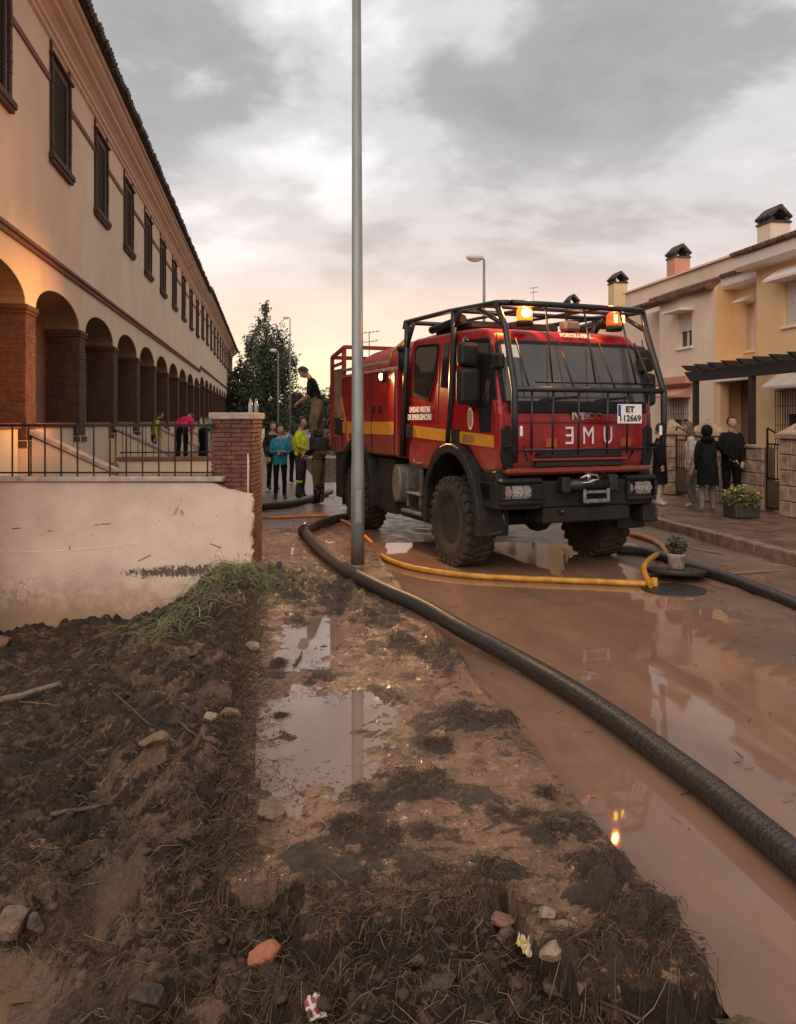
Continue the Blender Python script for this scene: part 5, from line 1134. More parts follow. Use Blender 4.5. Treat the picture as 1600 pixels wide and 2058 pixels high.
for i, x in enumerate((-.86, -.55, -.24, .06, .36, .66, .94)): cage([(x*.90, -1.36, 3.30) if i % 2 else (x*.98, -1.24, 2.9), (x, -1.60, 2.36 if i % 2 else 2.27)], .012)
for x in (-.84, -.55, -.19, .225, .52, .84): cage([(x, -1.62, 2.25), (x, -1.60, 1.50)], .014)
for s in (-1, 1): cage([(s*.62, -1.60, 1.55), (s*.70, -1.46, 1.48)], .014)
# roof gear, beacons, mirrors, side lamp
OFF = Vector((0, .25, 0))
b = B(); b.bb(-.9, .5, -.2, .9, 3.13, 3.24, .03); b.tube([(-.95, .9, 3.22), (-.95, -.1, 3.27)], .06, 8); part(b, 'roof_equipment', BLACKP)
b = B(); b.bb(.10, .34, -.95, -.78, 3.07, 3.20, .03); part(b, 'roof_box', mat('grey box', (.22, .20, .19), .5)); b = B(); b.tube([(.15, -.9, 3.2), (.15, -.9, 3.4)], .012, 5); part(b, 'roof_aerial', BLACKP)
def beacon(x, y, z, m, name='beacon'):
    b = B(); b.lathe([(.10, z-.09), (.11, z-.06), (.10, z-.02)], c=(x, y, 0), seg=20); base = part(b, name, BLACKP)
    b = B(); b.lathe([(.095, z-.018), (.10, z+.02), (.095, z+.12), (.06, z+.16), (.02, z+.165)], c=(x, y, 0), seg=20); ln = part(b, 'beacon_lens', m, base)
    if m == AMBER: b = B(); b.ball((x-.02, y-.085, z+.07), .066, 2, (1.1, .5, .9)); part(b, 'beacon_bulb', BULB, base)
beacon(-.60, -1.10, 3.16, AMBER); beacon(.76, -1.08, 3.16, AMBER2)
for dx in (-.05, .06):
    b = B(); b.bb(.76+dx-.025, .76+dx+.025, -1.195, -1.18, 3.17, 3.27, .004); part(b, 'beacon_flash', mat_emit('yellow flash', (1, .55, .08), 9))
def lamp(x, y, z, e, c, r, name):
    d = bpy.data.lights.new(name, 'POINT'); d.energy = e; d.color = c; d.shadow_soft_size = r; o = bpy.data.objects.new(name, d); COL.objects.link(o); o.parent = truck; o.location = (x, y, z); return o
lamp(-.60, -.85, 3.56, 55, (1, .36, .06), .03, 'beacon_light'); lamp(.76, -.85, 3.56, 20, (1, .25, .04), .03, 'beacon_light')
sd_ = bpy.data.lights.new('beacon_beam', 'SPOT'); sd_.energy = 3000; sd_.color = (1, .42, .10); sd_.spot_size = R(34); sd_.spot_blend = 1.0; sd_.shadow_soft_size = .08
so_ = bpy.data.objects.new('beacon_beam', sd_); COL.objects.link(so_); so_.parent = truck; so_.location = (-.80, -.85, 3.20)      # turning beacon caught facing the row houses
aim = Vector((-3.4, 12.3, 3.1))-(TO+Vector((-.80*math.cos(TY)+.85*math.sin(TY), -.80*math.sin(TY)-.85*math.cos(TY), 3.20))); so_.rotation_euler = (Matrix.Rotation(-TY, 3, 'Z') @ aim).to_track_quat('-Z', 'Y').to_euler()
OFF = Vector((0, 0, 0))
b = B(); b.box((-1.235, 2.42, 2.60), (.06, .16, .13), None, .02); fl = part(b, 'side_floodlight', BLACKP); b = B(); b.ball((-1.268, 2.42, 2.60), .052, 2, (.4, 1, 1)); part(b, 'flood_lens', FLOODW, fl)
fd_ = bpy.data.lights.new('floodlight', 'SPOT'); fd_.energy = 300; fd_.color = (1, .56, .22); fd_.spot_size = R(150); fd_.spot_blend = .6; fd_.shadow_soft_size = .05
fo_ = bpy.data.objects.new('floodlight', fd_); COL.objects.link(fo_); fo_.parent = truck; fo_.location = (-1.32, 2.42, 2.60); fo_.rotation_euler = Vector((-1, -.7, -.45)).to_track_quat('-Z', 'Y').to_euler()
for s in (-1, 1):
    b = B(); b.bb(s*1.20, s*1.46, -.80, -.66, 2.56, 2.86, .05, 2); b.bb(s*1.19, s*1.47, -.82, -.66, 2.10, 2.54, .05, 2); mr_ = part(b, 'mirror', BLACKP)
    b = B(); b.tube([(s*1.08, -.20, 2.94), (s*1.25, -.5, 2.93), (s*1.33, -.72, 2.86)], .03, 8); b.tube([(s*1.11, -.45, 2.05), (s*1.30, -.72, 2.12)], .02, 8); part(b, 'mirror_arm', BLACKM, mr_)
    b = B(); b.box((s*1.07, -1.04, 2.62), (.09, .16, .20), Matrix.Rotation(.3, 3, 'Z'), .03); part(b, 'blind_spot_mirror', BLACKP)
# driver's seats glimpsed as dark shapes are hidden by the reflecting windscreen; side marker lamps
for s in (-1, 1): b = B(); b.bb(s*1.0-.018, s*1.0+.018, -1.46, -1.43, 1.72, 1.84, .008); part(b, 'marker_lamp', WHITEP)

# ---------------------------------------------------------------- hoses, manhole, things on the ground
def smooth_path(pts, n=8):
    P = [pts[0]]+list(pts)+[pts[-1]]; out = []
    for i in range(1, len(P)-2):
        p0, p1, p2, p3 = P[i-1:i+3]
        for k in range(n):
            t = k/n; out.append(.5*((2*p1)+(p2-p0)*t+(2*p0-5*p1+4*p2-p3)*t*t+(3*p1-p0-3*p2+p3)*t**3))
    out.append(P[-2]); return out
def hose(name, label, pix, r, m, lift=0.0, cat='hose', group=None, seg=12):
    pts = []
    for q in pix:
        px, py = q[:2]; zz = q[2] if len(q) > 2 else r
        g = on_ground(px, py, zz); pts.append(g)
    sp_ = smooth_path(pts)
    b = B(); b.tube(sp_, r, seg); o = b.done(name, m); return tag(o, label, cat, group), sp_
BH = thing('suction_hose', 'thick black suction hose sweeping from the pavement across the flooded road to the right edge', 'hose')
pix = [(612, 1068, .20), (640, 1100, .20), (690, 1142, .20), (760, 1180, .20), (850, 1220, .19), (930, 1266, .15), (1040, 1325, .085), (1130, 1376, .08), (1230, 1440, .08), (1330, 1513, .08), (1430, 1588, .08), (1520, 1662, .08), (1600, 1728, .08), (1760, 1866, .08), (2000, 2050, .08), (2400, 2260, .08), (3000, 2420, .08)]
sp_ = smooth_path([on_ground(*q) for q in pix]); b = B(); rr = [.083+.0035*math.sin(i*1.7) for i in range(len(sp_))]; b.tube(sp_, .070, 18); BH_body = b.done('hose_wall', HOSEBLK, BH)
b = B()
for i in range(len(sp_)-1):                       # spiral ribs
    d = (sp_[i+1]-sp_[i]); n = max(1, int(d.length/.042))
    for k in range(n):
        p = sp_[i]+d*(k/n); u = d.normalized(); b.tube([p, p+u*.012], .0712, 16, False)
rb = b.done('rib', HOSEBLK, BH); rb['kind'] = 'stuff'
b = B(); p = sp_[0]; u = (sp_[1]-sp_[0]).normalized(); b.tube([p-u*.10, p+u*.16], .084, 18); b.tube([p-u*.02, p+u*.02], .104, 18); b.done('coupling', BLACKM, BH); b = B(); b.ball(p+Vector((.0, -.06, .12)), .035, 1); b.done('coupling_latch', CHROME, BH)
hose('suction_hose', 'short black hose lying from the coupling back towards the lamp post', [(612, 1066, .20), (636, 1055, .20), (668, 1044, .20), (700, 1038, .15)], .070, HOSEBLK)
hose('suction_hose', 'black hose behind the brick pillar reaching the firefighters feet', [(470, 1025, .2), (530, 1018, .2), (585, 1012, .2), (640, 996, .2), (665, 988, .16)], .072, HOSEBLK)
hose('suction_hose', 'black hose along the right kerb running past the open manhole to the right edge', [(1240, 1104), (1300, 1110), (1350, 1124), (1400, 1142), (1470, 1163), (1540, 1190), (1600, 1214), (1720, 1262), (1900, 1330), (2300, 1440)], .066, HOSEBLK)
hose('fire_hose', 'yellow hose lying across the water in front of the truck, ending at the manhole', [(766, 1117), (790, 1129), (835, 1142), (920, 1155), (1010, 1161), (1100, 1165), (1200, 1169), (1262, 1172), (1300, 1174)], .036, HOSEYEL, group=None)
hose('fire_hose', 'short bent yellow hose rising over the manhole rim', [(1308, 1176, .05), (1298, 1158, .10), (1294, 1142, .14), (1302, 1128, .16), (1318, 1116, .10), (1330, 1112, .06)], .036, HOSEYEL)
b = B(); g = on_ground(1318, 1180, .0); b.tube([g+Vector((.02, .02, -.35)), g+Vector((.0, .03, .10))], .036, 10); tag(b.done('fire_hose', HOSEYEL), 'upright yellow hose stub standing in the open manhole', 'hose')
hose('fire_hose', 'orange hose crossing the left pavement behind the lamp post', [(500, 1040, .15), (560, 1040, .15), (620, 1037, .15), (655, 1037, .16), (700, 1052, .15), (735, 1080, .15), (748, 1092, .12)], .030, HOSEORA)
hose('fire_hose', 'orange hose looping from the truck wheel towards the right kerb', [(1240, 1064), (1262, 1072), (1300, 1082), (1326, 1094), (1342, 1112), (1344, 1124)], .045, HOSEORA)
hose('fire_hose', 'thin brown hose along the foot of the right kerb', [(1340, 1094), (1420, 1108), (1500, 1124), (1560, 1137), (1640, 1140)], .022, mat('muddy hose', (.26, .14, .07), .5))
hose('fire_hose', 'thin straight brown hose lying on the silt near the right edge', [(1466, 1153), (1530, 1149), (1640, 1143)], .018, mat('muddy hose', (.26, .14, .07), .5))
# manhole: dark shaft, rim, and the lifted lid
b = B(); b.lathe([(.315, .012), (.35, .012), (.35, -.02), (.31, -.02)], c=(MH.x, MH.y, 0), seg=36); rim_ = b.done('manhole', mat('cast iron', (.05, .042, .036), .5, .4, .25, 20, .4)); tag(rim_, 'open round manhole in the flooded road beside the yellow hose', 'manhole')
bmq = bmesh.new(); n = 32; ra = [bmq.verts.new((MH.x+.312*math.cos(2*PI*k/n), MH.y+.312*math.sin(2*PI*k/n), .005)) for k in range(n)]; rbt = [bmq.verts.new((MH.x+.312*math.cos(2*PI*k/n), MH.y+.312*math.sin(2*PI*k/n), -1.2)) for k in range(n)]
for k in range(n): bmq.faces.new((ra[k], rbt[k], rbt[(k+1) % n], ra[(k+1) % n]))
bmq.faces.new(rbt); me = bpy.data.meshes.new('shaft'); bmq.to_mesh(me); bmq.free(); me.materials.append(UNDER); link('shaft', me, rim_)
g = on_ground(1360, 1158, .03); b = B(); M = Matrix.Translation((g.x, g.y, .085)) @ Matrix.Rotation(-.10, 4, 'X') @ Matrix.Rotation(.05, 4, 'Y')
b.lathe([(.05, -.03), (.33, -.03), (.345, -.02), (.345, .022), (.335, .032), (.05, .032)], seg=36, M=M)
for i in range(5):
    for j in range(5):
        if (i-2)**2+(j-2)**2 < 6: b.box(M @ Vector(((i-2)*.11, (j-2)*.11, .034)), (.07, .07, .012))
tag(b.done('manhole_cover', MATS['cast iron']), 'round cast iron manhole lid lying tilted beside the open hole', 'manhole lid')
g2 = on_ground(1360, 1146, .12); t = thing('potted_plant', 'small white flower pot with a dark scrubby plant standing on the manhole lid', 'potted plant', (g2.x, g2.y, .125)); t.scale = (.8, .8, .85)
b = B(); b.lathe([(.085, .0), (.11, .02), (.135, .20), (.14, .235), (.125, .235), (.115, .19)], seg=20); b.done('pot', mat('chalky pot', (.34, .27, .22), .8, 0, .3, 12, .4), t)
def leaf_mass(name, parent, c, r, n, ls, tints, seed, sc=(1, 1, .8)):
    rnd = random.Random(seed); vs_, fs_, ts_ = [], [], []
    for _ in range(n):
        d = Vector((rnd.gauss(0, 1), rnd.gauss(0, 1), rnd.gauss(0, 1))).normalized()*rnd.random()**.4; p = Vector((c[0]+d.x*r*sc[0], c[1]+d.y*r*sc[1], c[2]+d.z*r*sc[2])); u = Vector((rnd.gauss(0, 1), rnd.gauss(0, 1), rnd.gauss(0, .7))).normalized(); v = u.orthogonal().normalized(); s = ls*rnd.uniform(.6, 1.4); k = len(vs_)
        vs_ += [p-u*s, p+v*s*.5+Vector((0, 0, s*.2)), p+u*s, p-v*s*.5]; fs_.append((k, k+1, k+2, k+3)); tn = rnd.choice(tints); ts_ += [tn]*4
    return pydata(name, vs_, fs_, LEAF, parent, tint=ts_)
leaf_mass('foliage', t, (0, 0, .36), .17, 420, .032, [(.05, .06, .03), (.08, .075, .04), (.035, .04, .025), (.13, .09, .05)], 6)
g3 = on_ground(1490, 1040, .2); t = thing('flower_bush', 'low yellow-flowered bush in a dark tub at the feet of the man in black', 'potted plant', (g3.x, g3.y, .2))
b = B(); b.prism([(-.24, -.20), (.24, -.20), (.24, .20), (-.24, .20)], 'z', 0, .24, .03, 2); b.done('tub', mat('dark tub', (.045, .036, .032), .6, 0, .2, 8), t)
leaf_mass('foliage', t, (0, 0, .34), .31, 1300, .034, [(.10, .10, .025), (.16, .13, .03), (.06, .07, .025), (.05, .05, .02)], 8, (1.1, 1, .68)); leaf_mass('blossom', t, (0, 0, .40), .31, 170, .024, [(.62, .38, .05), (.50, .30, .05)], 9, (1.1, 1, .64))
# ---------------------------------------------------------------- people
SKINM = mat('skin', (.42, .23, .15), .55, 0, .08, 20); EYEM = mat('eye white', (.7, .66, .62), .3); IRIS = mat('iris', (.02, .015, .01), .2); LIP = mat('lip', (.28, .10, .08), .5)
HAIRM = mat('dark hair', (.022, .014, .010), .5, 0, .3, 60, .5, 200)
def cloth(n, c, r=.85): return mat('cloth '+n, c, max(r, .8), 0, .22, 9, .5, 45, spec=.08)
BASE = dict(pelvis=(0, 0, .94), waist=(0, 0, 1.08), chest=(0, .01, 1.30), neck0=(0, .015, 1.46), neck1=(0, -.005, 1.545),
            sL=(.165, .015, 1.41), eL=(.215, .03, 1.13), wL=(.205, -.06, .90), sR=(-.165, .015, 1.41), eR=(-.215, .03, 1.13), wR=(-.205, -.06, .90),
            hL=(.09, 0, .90), kL=(.10, -.02, .50), aL=(.105, .02, .09), tL=(.12, -.14, .035), hR=(-.09, 0, .90), kR=(-.10, -.02, .50), aR=(-.105, .02, .09), tR=(-.12, -.14, .035))
UPPER = ('waist', 'chest', 'neck0', 'neck1', 'sL', 'eL', 'wL', 'sR', 'eR', 'wR')
def person(label, loc, rz, height, pose=None, top=None, bottom=None, shoes=None, sleeve='top', hair='short', bend=0.0, turn=0.0, look=0.0, nod=0.0, build=1.0, coat=None, helmet=None, group=None, hairm=None, loose=1.15):
    J = {k: Vector(v) for k, v in BASE.items()}
    for k, v in (pose or {}).items(): J[k] = Vector(v)
    piv = J['pelvis'].copy(); M = Matrix.Rotation(turn, 3, 'Z') @ Matrix.Rotation(bend, 3, 'X')
    for k in UPPER: J[k] = piv+M @ (J[k]-piv)
    HM = M @ Matrix.Rotation(look, 3, 'Z') @ Matrix.Rotation(nod, 3, 'X')
    head_c = J['neck1']+HM @ Vector((0, -.015, .115))
    root = thing('person', label, 'person', loc, rz, group); s = height/1.76; root.scale = (s, s, s)
    V_, E_, RD = [], [], []
    def add(p, r, par=None):
        V_.append(tuple(p)); RD.append(r)
        if par is not None: E_.append((par, len(V_)-1))
        return len(V_)-1
    bw = build; sl = 1.22 if sleeve == 'top' else 1.0; lg = loose
    pe = add(J['pelvis'], (.155*bw, .115*bw)); wa_ = add(J['waist'], (.135*bw, .10*bw), pe); ch = add(J['chest'], (.165*bw, .115*bw), wa_); n0 = add(J['neck0'], (.085, .07), ch); n1 = add(J['neck1'], (.052, .052), n0); add(J['neck1']+HM @ Vector((0, -.005, .05)), (.05, .05), n1)
    SEG = [('pelvis', 'waist', 'T'), ('waist', 'chest', 'T'), ('chest', 'neck0', 'T'), ('neck0', 'neck1', 'S')]
    for S in 'LR':
        sg = 1 if S == 'L' else -1
        a = add(J['s'+S], (.068*bw, .066*bw), ch); m_ = add(J['s'+S].lerp(J['e'+S], .5), (.058*bw*sl,)*2, a); e = add(J['e'+S], (.047*sl,)*2, m_); w = add(J['w'+S].lerp(J['e'+S], .12), (.036*sl,)*2, e); w = add(J['w'+S], (.028, .028), w)
        d = (J['w'+S]-J['e'+S]).normalized(); sd = d.cross(Vector((0, 0, 1)) if abs(d.z) < .9 else Vector((1, 0, 0))).normalized(); up = sd.cross(d)
        pl = add(J['w'+S]+d*.06, (.036, .018), w)
        for f, (off, ln) in enumerate(((-.028, .065), (-.010, .078), (.009, .072), (.026, .058))):
            k = add(J['w'+S]+d*(.09+ln*.4)+sd*off-up*.004, (.0095, .0095), pl); add(J['w'+S]+d*(.09+ln*.85)+sd*off*1.05-up*.028, (.0075, .0075), k)
        k = add(J['w'+S]+d*.05+sd*(-.042*sg)-up*.012, (.012, .012), pl); add(J['w'+S]+d*.085+sd*(-.055*sg)-up*.025, (.009, .009), k)
        SEG += [('s'+S, 'e'+S, 'T'), ('e'+S, 'w'+S, 'A'), ('w'+S, 'w'+S, 'H')]
        h = add(J['h'+S], (.095*bw, .10*bw), pe); k = add(J['h'+S].lerp(J['k'+S], .5), (.078*bw*lg,)*2, h); k = add(J['k'+S], (.060*lg, .062*lg), k); c = add(J['k'+S].lerp(J['a'+S], .4), (.054*lg, .058*lg), k); an = add(J['a'+S], (.046*lg, .048*lg), c)
        hl = add(J['a'+S]+Vector((0, .05, -.045)), (.035, .03), an); ml = add(J['a'+S].lerp(J['t'+S], .5), (.042, .040), an); add(J['t'+S], (.040, .026), ml)
        SEG += [('h'+S, 'k'+S, 'B'), ('k'+S, 'a'+S, 'B'), ('a'+S, 't'+S, 'F')]
    me = bpy.data.meshes.new('body'); me.from_pydata(V_, E_, []); ob = bpy.data.objects.new('body', me); COL.objects.link(ob)
    ob.modifiers.new('skin', 'SKIN'); sv = me.skin_vertices[0].data
    for q, r in zip(sv, RD): q.radius = (r[0], r[-1])
    sv[0].use_root = True
    ss = ob.modifiers.new('sub', 'SUBSURF'); ss.levels = 1; ss.render_levels = 1
    dg = bpy.context.evaluated_depsgraph_get(); bm = bmesh.new(); bm.from_mesh(ob.evaluated_get(dg).to_mesh()); bpy.data.objects.remove(ob)
    mats_ = [SKINM, top, bottom, shoes, EYEM, IRIS, LIP]
    code = {'T': 1, 'A': 1 if sleeve == 'top' else 0, 'H': 0, 'B': 2, 'F': 3, 'S': 0}
    segs = [(J[a], J[b], k, a) for a, b, k in SEG]
    for f in bm.faces:
        p = f.calc_center_median(); best = (9, 0, None)
        for a, b, k, nm in segs:
            ab = b-a; t = min(1, max(0, (p-a).dot(ab)/max(1e-9, ab.length_squared))); dd = (p-(a+ab*t)).length
            if nm[0] in 'wa' and k == 'H': dd = (p-(a+(J[nm]-J['e'+nm[1]]).normalized()*.10)).length-.035
            if dd < best[0]: best = (dd, code[k], nm)
        f.material_index = best[1]; f.smooth = True
        if best[2] in ('pelvis',) and (p-J['pelvis']).dot(J['waist']-J['pelvis']) < .02*.14: f.material_index = 2
    for v in bm.verts:                       # folds in the cloth
        if v.link_faces and all(f.material_index in (1, 2) for f in v.link_faces): v.co += v.normal*(.010*noise.noise(v.co*11)+.007*noise.noise(Vector((v.co.x*9, v.co.y*9, v.co.z*26))))
    b = B(); b.bm.free(); b.bm = bm
    HT = Matrix.Translation(head_c) @ HM.to_4x4()
    vs_ = b.ball((0, 0, 0), 1, 3)
    for v in vs_:
        x, y, z = v.co; w = .077*(1-.16*max(0, -z)**1.5); v.co = HT @ Vector((x*w, y*.094-.012*max(0, -z), z*.118))
    b.mi = 0
    b.box(HT @ Vector((0, -.098, -.016)), (.022, .034, .036), HM @ Matrix.Rotation(-.35, 3, 'X'), .008, 2)
    for sg in (-1, 1): b.ball(HT @ Vector((sg*.078, .008, -.012)), .03, 1, (.3, .6, 1), M=HM)
    for sg in (-1, 1):
        b.mi = 4; b.ball(HT @ Vector((sg*.030, -.078, .010)), .013, 1, M=HM); b.mi = 5; b.ball(HT @ Vector((sg*.030, -.089, .010)), .006, 1); b.ball(HT @ Vector((sg*.031, -.086, .032)), .018, 1, (1, .3, .22), M=HM)
    b.mi = 6; b.ball(HT @ Vector((0, -.089, -.056)), .022, 1, (1, .35, .32), M=HM)
    b.done('body', mats_, root)
    hm = hairm or HAIRM
    if hair:
        b = B(); vs_ = b.ball((0, 0, 0), 1, 3); rm_ = [v for v in vs_ if (v.co.y < -.25 and v.co.z < .52) or v.co.z < (-.45 if hair == 'short' else -.7)]
        bmesh.ops.delete(b.bm, geom=rm_, context='VERTS')
        for v in b.bm.verts: n_ = 1.05+.10*noise.noise(v.co*5); v.co = HT @ Vector((v.co.x*.088*n_, v.co.y*.104*n_+.004, v.co.z*.128*n_+.004))
        if hair == 'long':
            b.ball(HT @ Vector((0, .065, -.12)), .1, 2, (.85, .5, 1.7), M=HM)
            for sg in (-1, 1): b.ball(HT @ Vector((sg*.066, .01, -.09)), .07, 2, (.42, .6, 1.5), M=HM)
        if hair == 'bun': b.ball(HT @ Vector((0, .05, .125)), .05, 2)
        if hair == 'tail': b.tube([HT @ Vector((0, .10, .05)), HT @ Vector((0, .16, .03)), HT @ Vector((0, .17, -.08)), HT @ Vector((0, .15, -.2))], [.03, .04, .035, .01], 8)
        b.done('hair', hm, root)
    if helmet:
        b = B(); vs_ = b.ball((0, 0, 0), 1, 3); bmesh.ops.delete(b.bm, geom=[v for v in vs_ if v.co.z < -.12], context='VERTS')
        for v in b.bm.verts: v.co = HT @ Vector((v.co.x*.125, v.co.y*.15, v.co.z*.155+.03))
        b.lathe([(.118, 0), (.155, .005), (.155, .014), (.118, .02)], seg=24, M=HT @ Matrix.Translation((0, -.01, .022)) @ Matrix.Diagonal((1, 1.18, 1, 1))); b.box(HT @ Vector((0, -.14, .10)), (.05, .03, .07), HM, .01); b.done('helmet', helmet, root)
    if coat:
        m_, z1, rr, rl_ = coat; b = B(); c0 = J['chest']; prof = [(J['chest'].lerp(J['neck0'], .45), .15, .11), (J['chest'], .20*bw, .145*bw), (J['waist'], .175*bw, .135*bw), (J['pelvis'], rr, rr*.78), (Vector((J['pelvis'].x*.5, J['pelvis'].y*.5, z1)), rl_, rl_*.8)]
        n = 20; rings = []
        for i, (c, rx, ry) in enumerate(prof):
            rot = M if i < 3 else Matrix.Rotation(turn, 3, 'Z')
            rings.append([b.bm.verts.new(c+rot @ Vector((rx*math.cos(2*PI*k/n)*(1+.03*math.sin(k*2.3+i)), ry*math.sin(2*PI*k/n)*(1+.05*math.sin(k*3.1)), .012*math.sin(k*1.9)))) for k in range(n)])
        for i in range(len(rings)-1):
            for k in range(n):
                f = b.bm.faces.new((rings[i][k], rings[i][(k+1) % n], rings[i+1][(k+1) % n], rings[i+1][k])); f.smooth = True
        b.bm.faces.new(rings[0]); b.done('coat', m_, root)
    return root, J, head_c, HM
def belt(root, z, r, m, name, h=.05, sc=.78):
    b = B(); b.lathe([(r, z), (r+.006, z+.005), (r+.006, z+h-.005), (r, z+h)], seg=24, M=Matrix.Diagonal((1, sc, 1, 1))); return b.done(name, m, root)
BLK = cloth('black', (.012, .012, .013)); NAVY = cloth('navy', (.018, .016, .024)); BOOT = mat('black boot', (.015, .013, .012), .5); TAN = cloth('tan', (.19, .125, .075)); HIVIS = cloth('hi-vis', (.55, .66, .03), .6); SILV = mat('silver tape', (.5, .5, .48), .4)
crossed = dict(eL=(.235, -.03, 1.13), wL=(.03, -.19, 1.12), eR=(-.235, -.03, 1.13), wR=(-.03, -.21, 1.16))
G = on_ground(563, 1004, .12)
r, *_ = person('person in a turquoise zip jacket and black leggings standing with arms crossed', (G.x, G.y, .12), .10, 1.66, crossed, cloth('turquoise', (.035, .23, .33), .55), BLK, BOOT, hair='bun', look=.2, loose=1.0, coat=(cloth('turquoise', (.035, .23, .33), .55), .84, .168, .172))
b = B(); b.bar((0, -.128, 1.02), (0, -.125, 1.44), .016, .012); b.done('zip', mat('grey zip', (.28, .32, .34), .5), r)
G = on_ground(604, 1003, .12)
r, *_ = person('person in a hi-vis yellow shirt and dark work trousers beside the turquoise jacket', (G.x, G.y, .12), 1.2, 1.84, dict(eL=(.23, -.02, 1.14), wL=(.16, -.24, 1.04), eR=(-.23, -.02, 1.14), wR=(-.12, -.26, 1.06)), HIVIS, cloth('grey-brown', (.055, .040, .038)), BOOT, sleeve='skin', hair='short', nod=.15, build=1.08, loose=1.3, coat=(HIVIS, .97, .165, .17))
belt(r, 1.0, .152, SILV, 'reflective_band', .045); 
for sg in (-1, 1): b = B(); b.lathe([(.066, .36), (.072, .365), (.072, .41), (.066, .415)], c=(sg*.103, 0, 0), seg=16); b.done('ankle_band', HIVIS, r)
G = on_ground(641, 1014, .12)
r, J, hc, HM = person('firefighter seen from the side in an orange helmet, dark top and tan trousers', (G.x, G.y, .12), -1.9, 1.84, dict(eL=(.22, -.05, 1.14), wL=(.16, -.22, 1.03), eR=(-.22, -.05, 1.14), wR=(-.14, -.24, 1.0), kL=(.12, -.03, .5), kR=(-.12, .02, .5)), NAVY, TAN, BOOT, hair=None, helmet=mat('orange helmet', (.75, .16, .04), .35), build=1.15, nod=.1, loose=1.35)
belt(r, .98, .178, TAN, 'jacket_tied_round_waist', .13, .82); belt(r, .90, .172, BLK, 'belt', .04, .82)
b = B(); rnd = random.Random(3)
for sg in (-1, 1): b.lathe([(.075, .10), (.082, .2), (.084, .40), (.078, .42)], c=(sg*.112, 0, 0), seg=14)
o = b.done('muddy_gaiter', cloth('patterned', (.035, .022, .026)), r)
b = B()
for i in range(46): a = rnd.uniform(0, 2*PI); sg = rnd.choice((-1, 1)); b.ball((sg*.112+.083*math.cos(a), .083*math.sin(a), rnd.uniform(.12, .40)), rnd.uniform(.008, .016), 1, (1, 1, .7))
b.done('pale_spot', mat('pale spot', (.42, .38, .38), .7), r)
G = on_ground(548, 985, .12); person('dark-dressed person half hidden behind the brick pillar', (G.x, G.y, .12), .4, 1.72, None, cloth('charcoal', (.03, .028, .03)), BLK, BOOT, hair='short')
G = on_ground(590, 985, .12); person('person in a lilac top mostly hidden behind the hi-vis shirt', (G.x+.1, G.y+2.2, .12), 2.6, 1.66, None, cloth('lilac', (.28, .22, .36)), BLK, BOOT, hair='long')
# man on the back of the truck
tl = lambda x, y, z: Vector((TO.x, TO.y, 0))+Vector((math.cos(TY), math.sin(TY), 0))*x+Vector((-math.sin(TY), math.cos(TY), 0))*y+Vector((0, 0, z))
p = at_depth(640, 845, TO.dot(CF)+5.75*math.cos(TY+YAW)); FB = 1.30
r, *_ = person('man in a black T-shirt and tan trousers standing on the rear of the truck', (p.x, p.y, FB), -1.75, 1.76, dict(eL=(.21, -.10, 1.16), wL=(.12, -.34, 1.10), eR=(-.21, -.12, 1.16), wR=(-.14, -.36, 1.09), kL=(.17, -.10, .5), aL=(.20, .02, .09), tL=(.22, -.13, .035), kR=(-.15, -.04, .5), aR=(-.17, .08, .09), tR=(-.19, -.08, .035)), cloth('black tee', (.014, .013, .014)), TAN, BOOT, sleeve='skin', hair='short', bend=.34, nod=.45, build=1.2, loose=1.55)
b = B()
b.bb(-.08, .10, -.52, -.34, .96, 1.14, .03); b.done('black_pump_in_hands', BLACKP, r)
t = thing('hose_reel', 'orange hose reel drum on the rear platform of the truck', 'hose reel'); q = p+CR*.32-CF*.42; t.location = (q.x, q.y, 1.31); t.rotation_euler = (0, 0, TY)
b = B(); b.lathe([(.05, -.16), (.20, -.16), (.20, -.13), (.12, -.12), (.12, .12), (.20, .13), (.20, .16), (.05, .16)], axis='x', seg=24)
o = b.done('drum', BLACKM, t)
b = B()
for i in range(5): b.tube([(-.1+i*.05, .165*math.cos(a), .165*math.sin(a)) for a in np.linspace(0, 2*PI, 20)], .03, 6)
b.done('coiled_hose', HOSEORA, t)
for ch in t.children: ch.location.z = .21
# pump unit at his feet
t = thing('pump_unit', 'dark motor pump with khaki cover and pipes standing on the rear platform of the truck', 'pump'); q = p+CR*.10-CF*.40; t.location = (q.x, q.y, 1.31); t.rotation_euler = (0, 0, TY)
b = B(); b.bb(-.20, .30, -.22, .22, .0, .26, .04, 2); b.bb(-.14, .12, -.18, .18, .26, .42, .05, 2); b.done('motor', UNDER, t)
b = B(); b.tube([(.1, .05, .35), (.16, .05, .60), (.30, .05, .62)], .04, 8); b.done('pipe', BLACKM, t)
b = B(); b.bb(-.02, .34, -.24, -.05, .22, .42, .05, 2); b.done('cover', TAN, t)
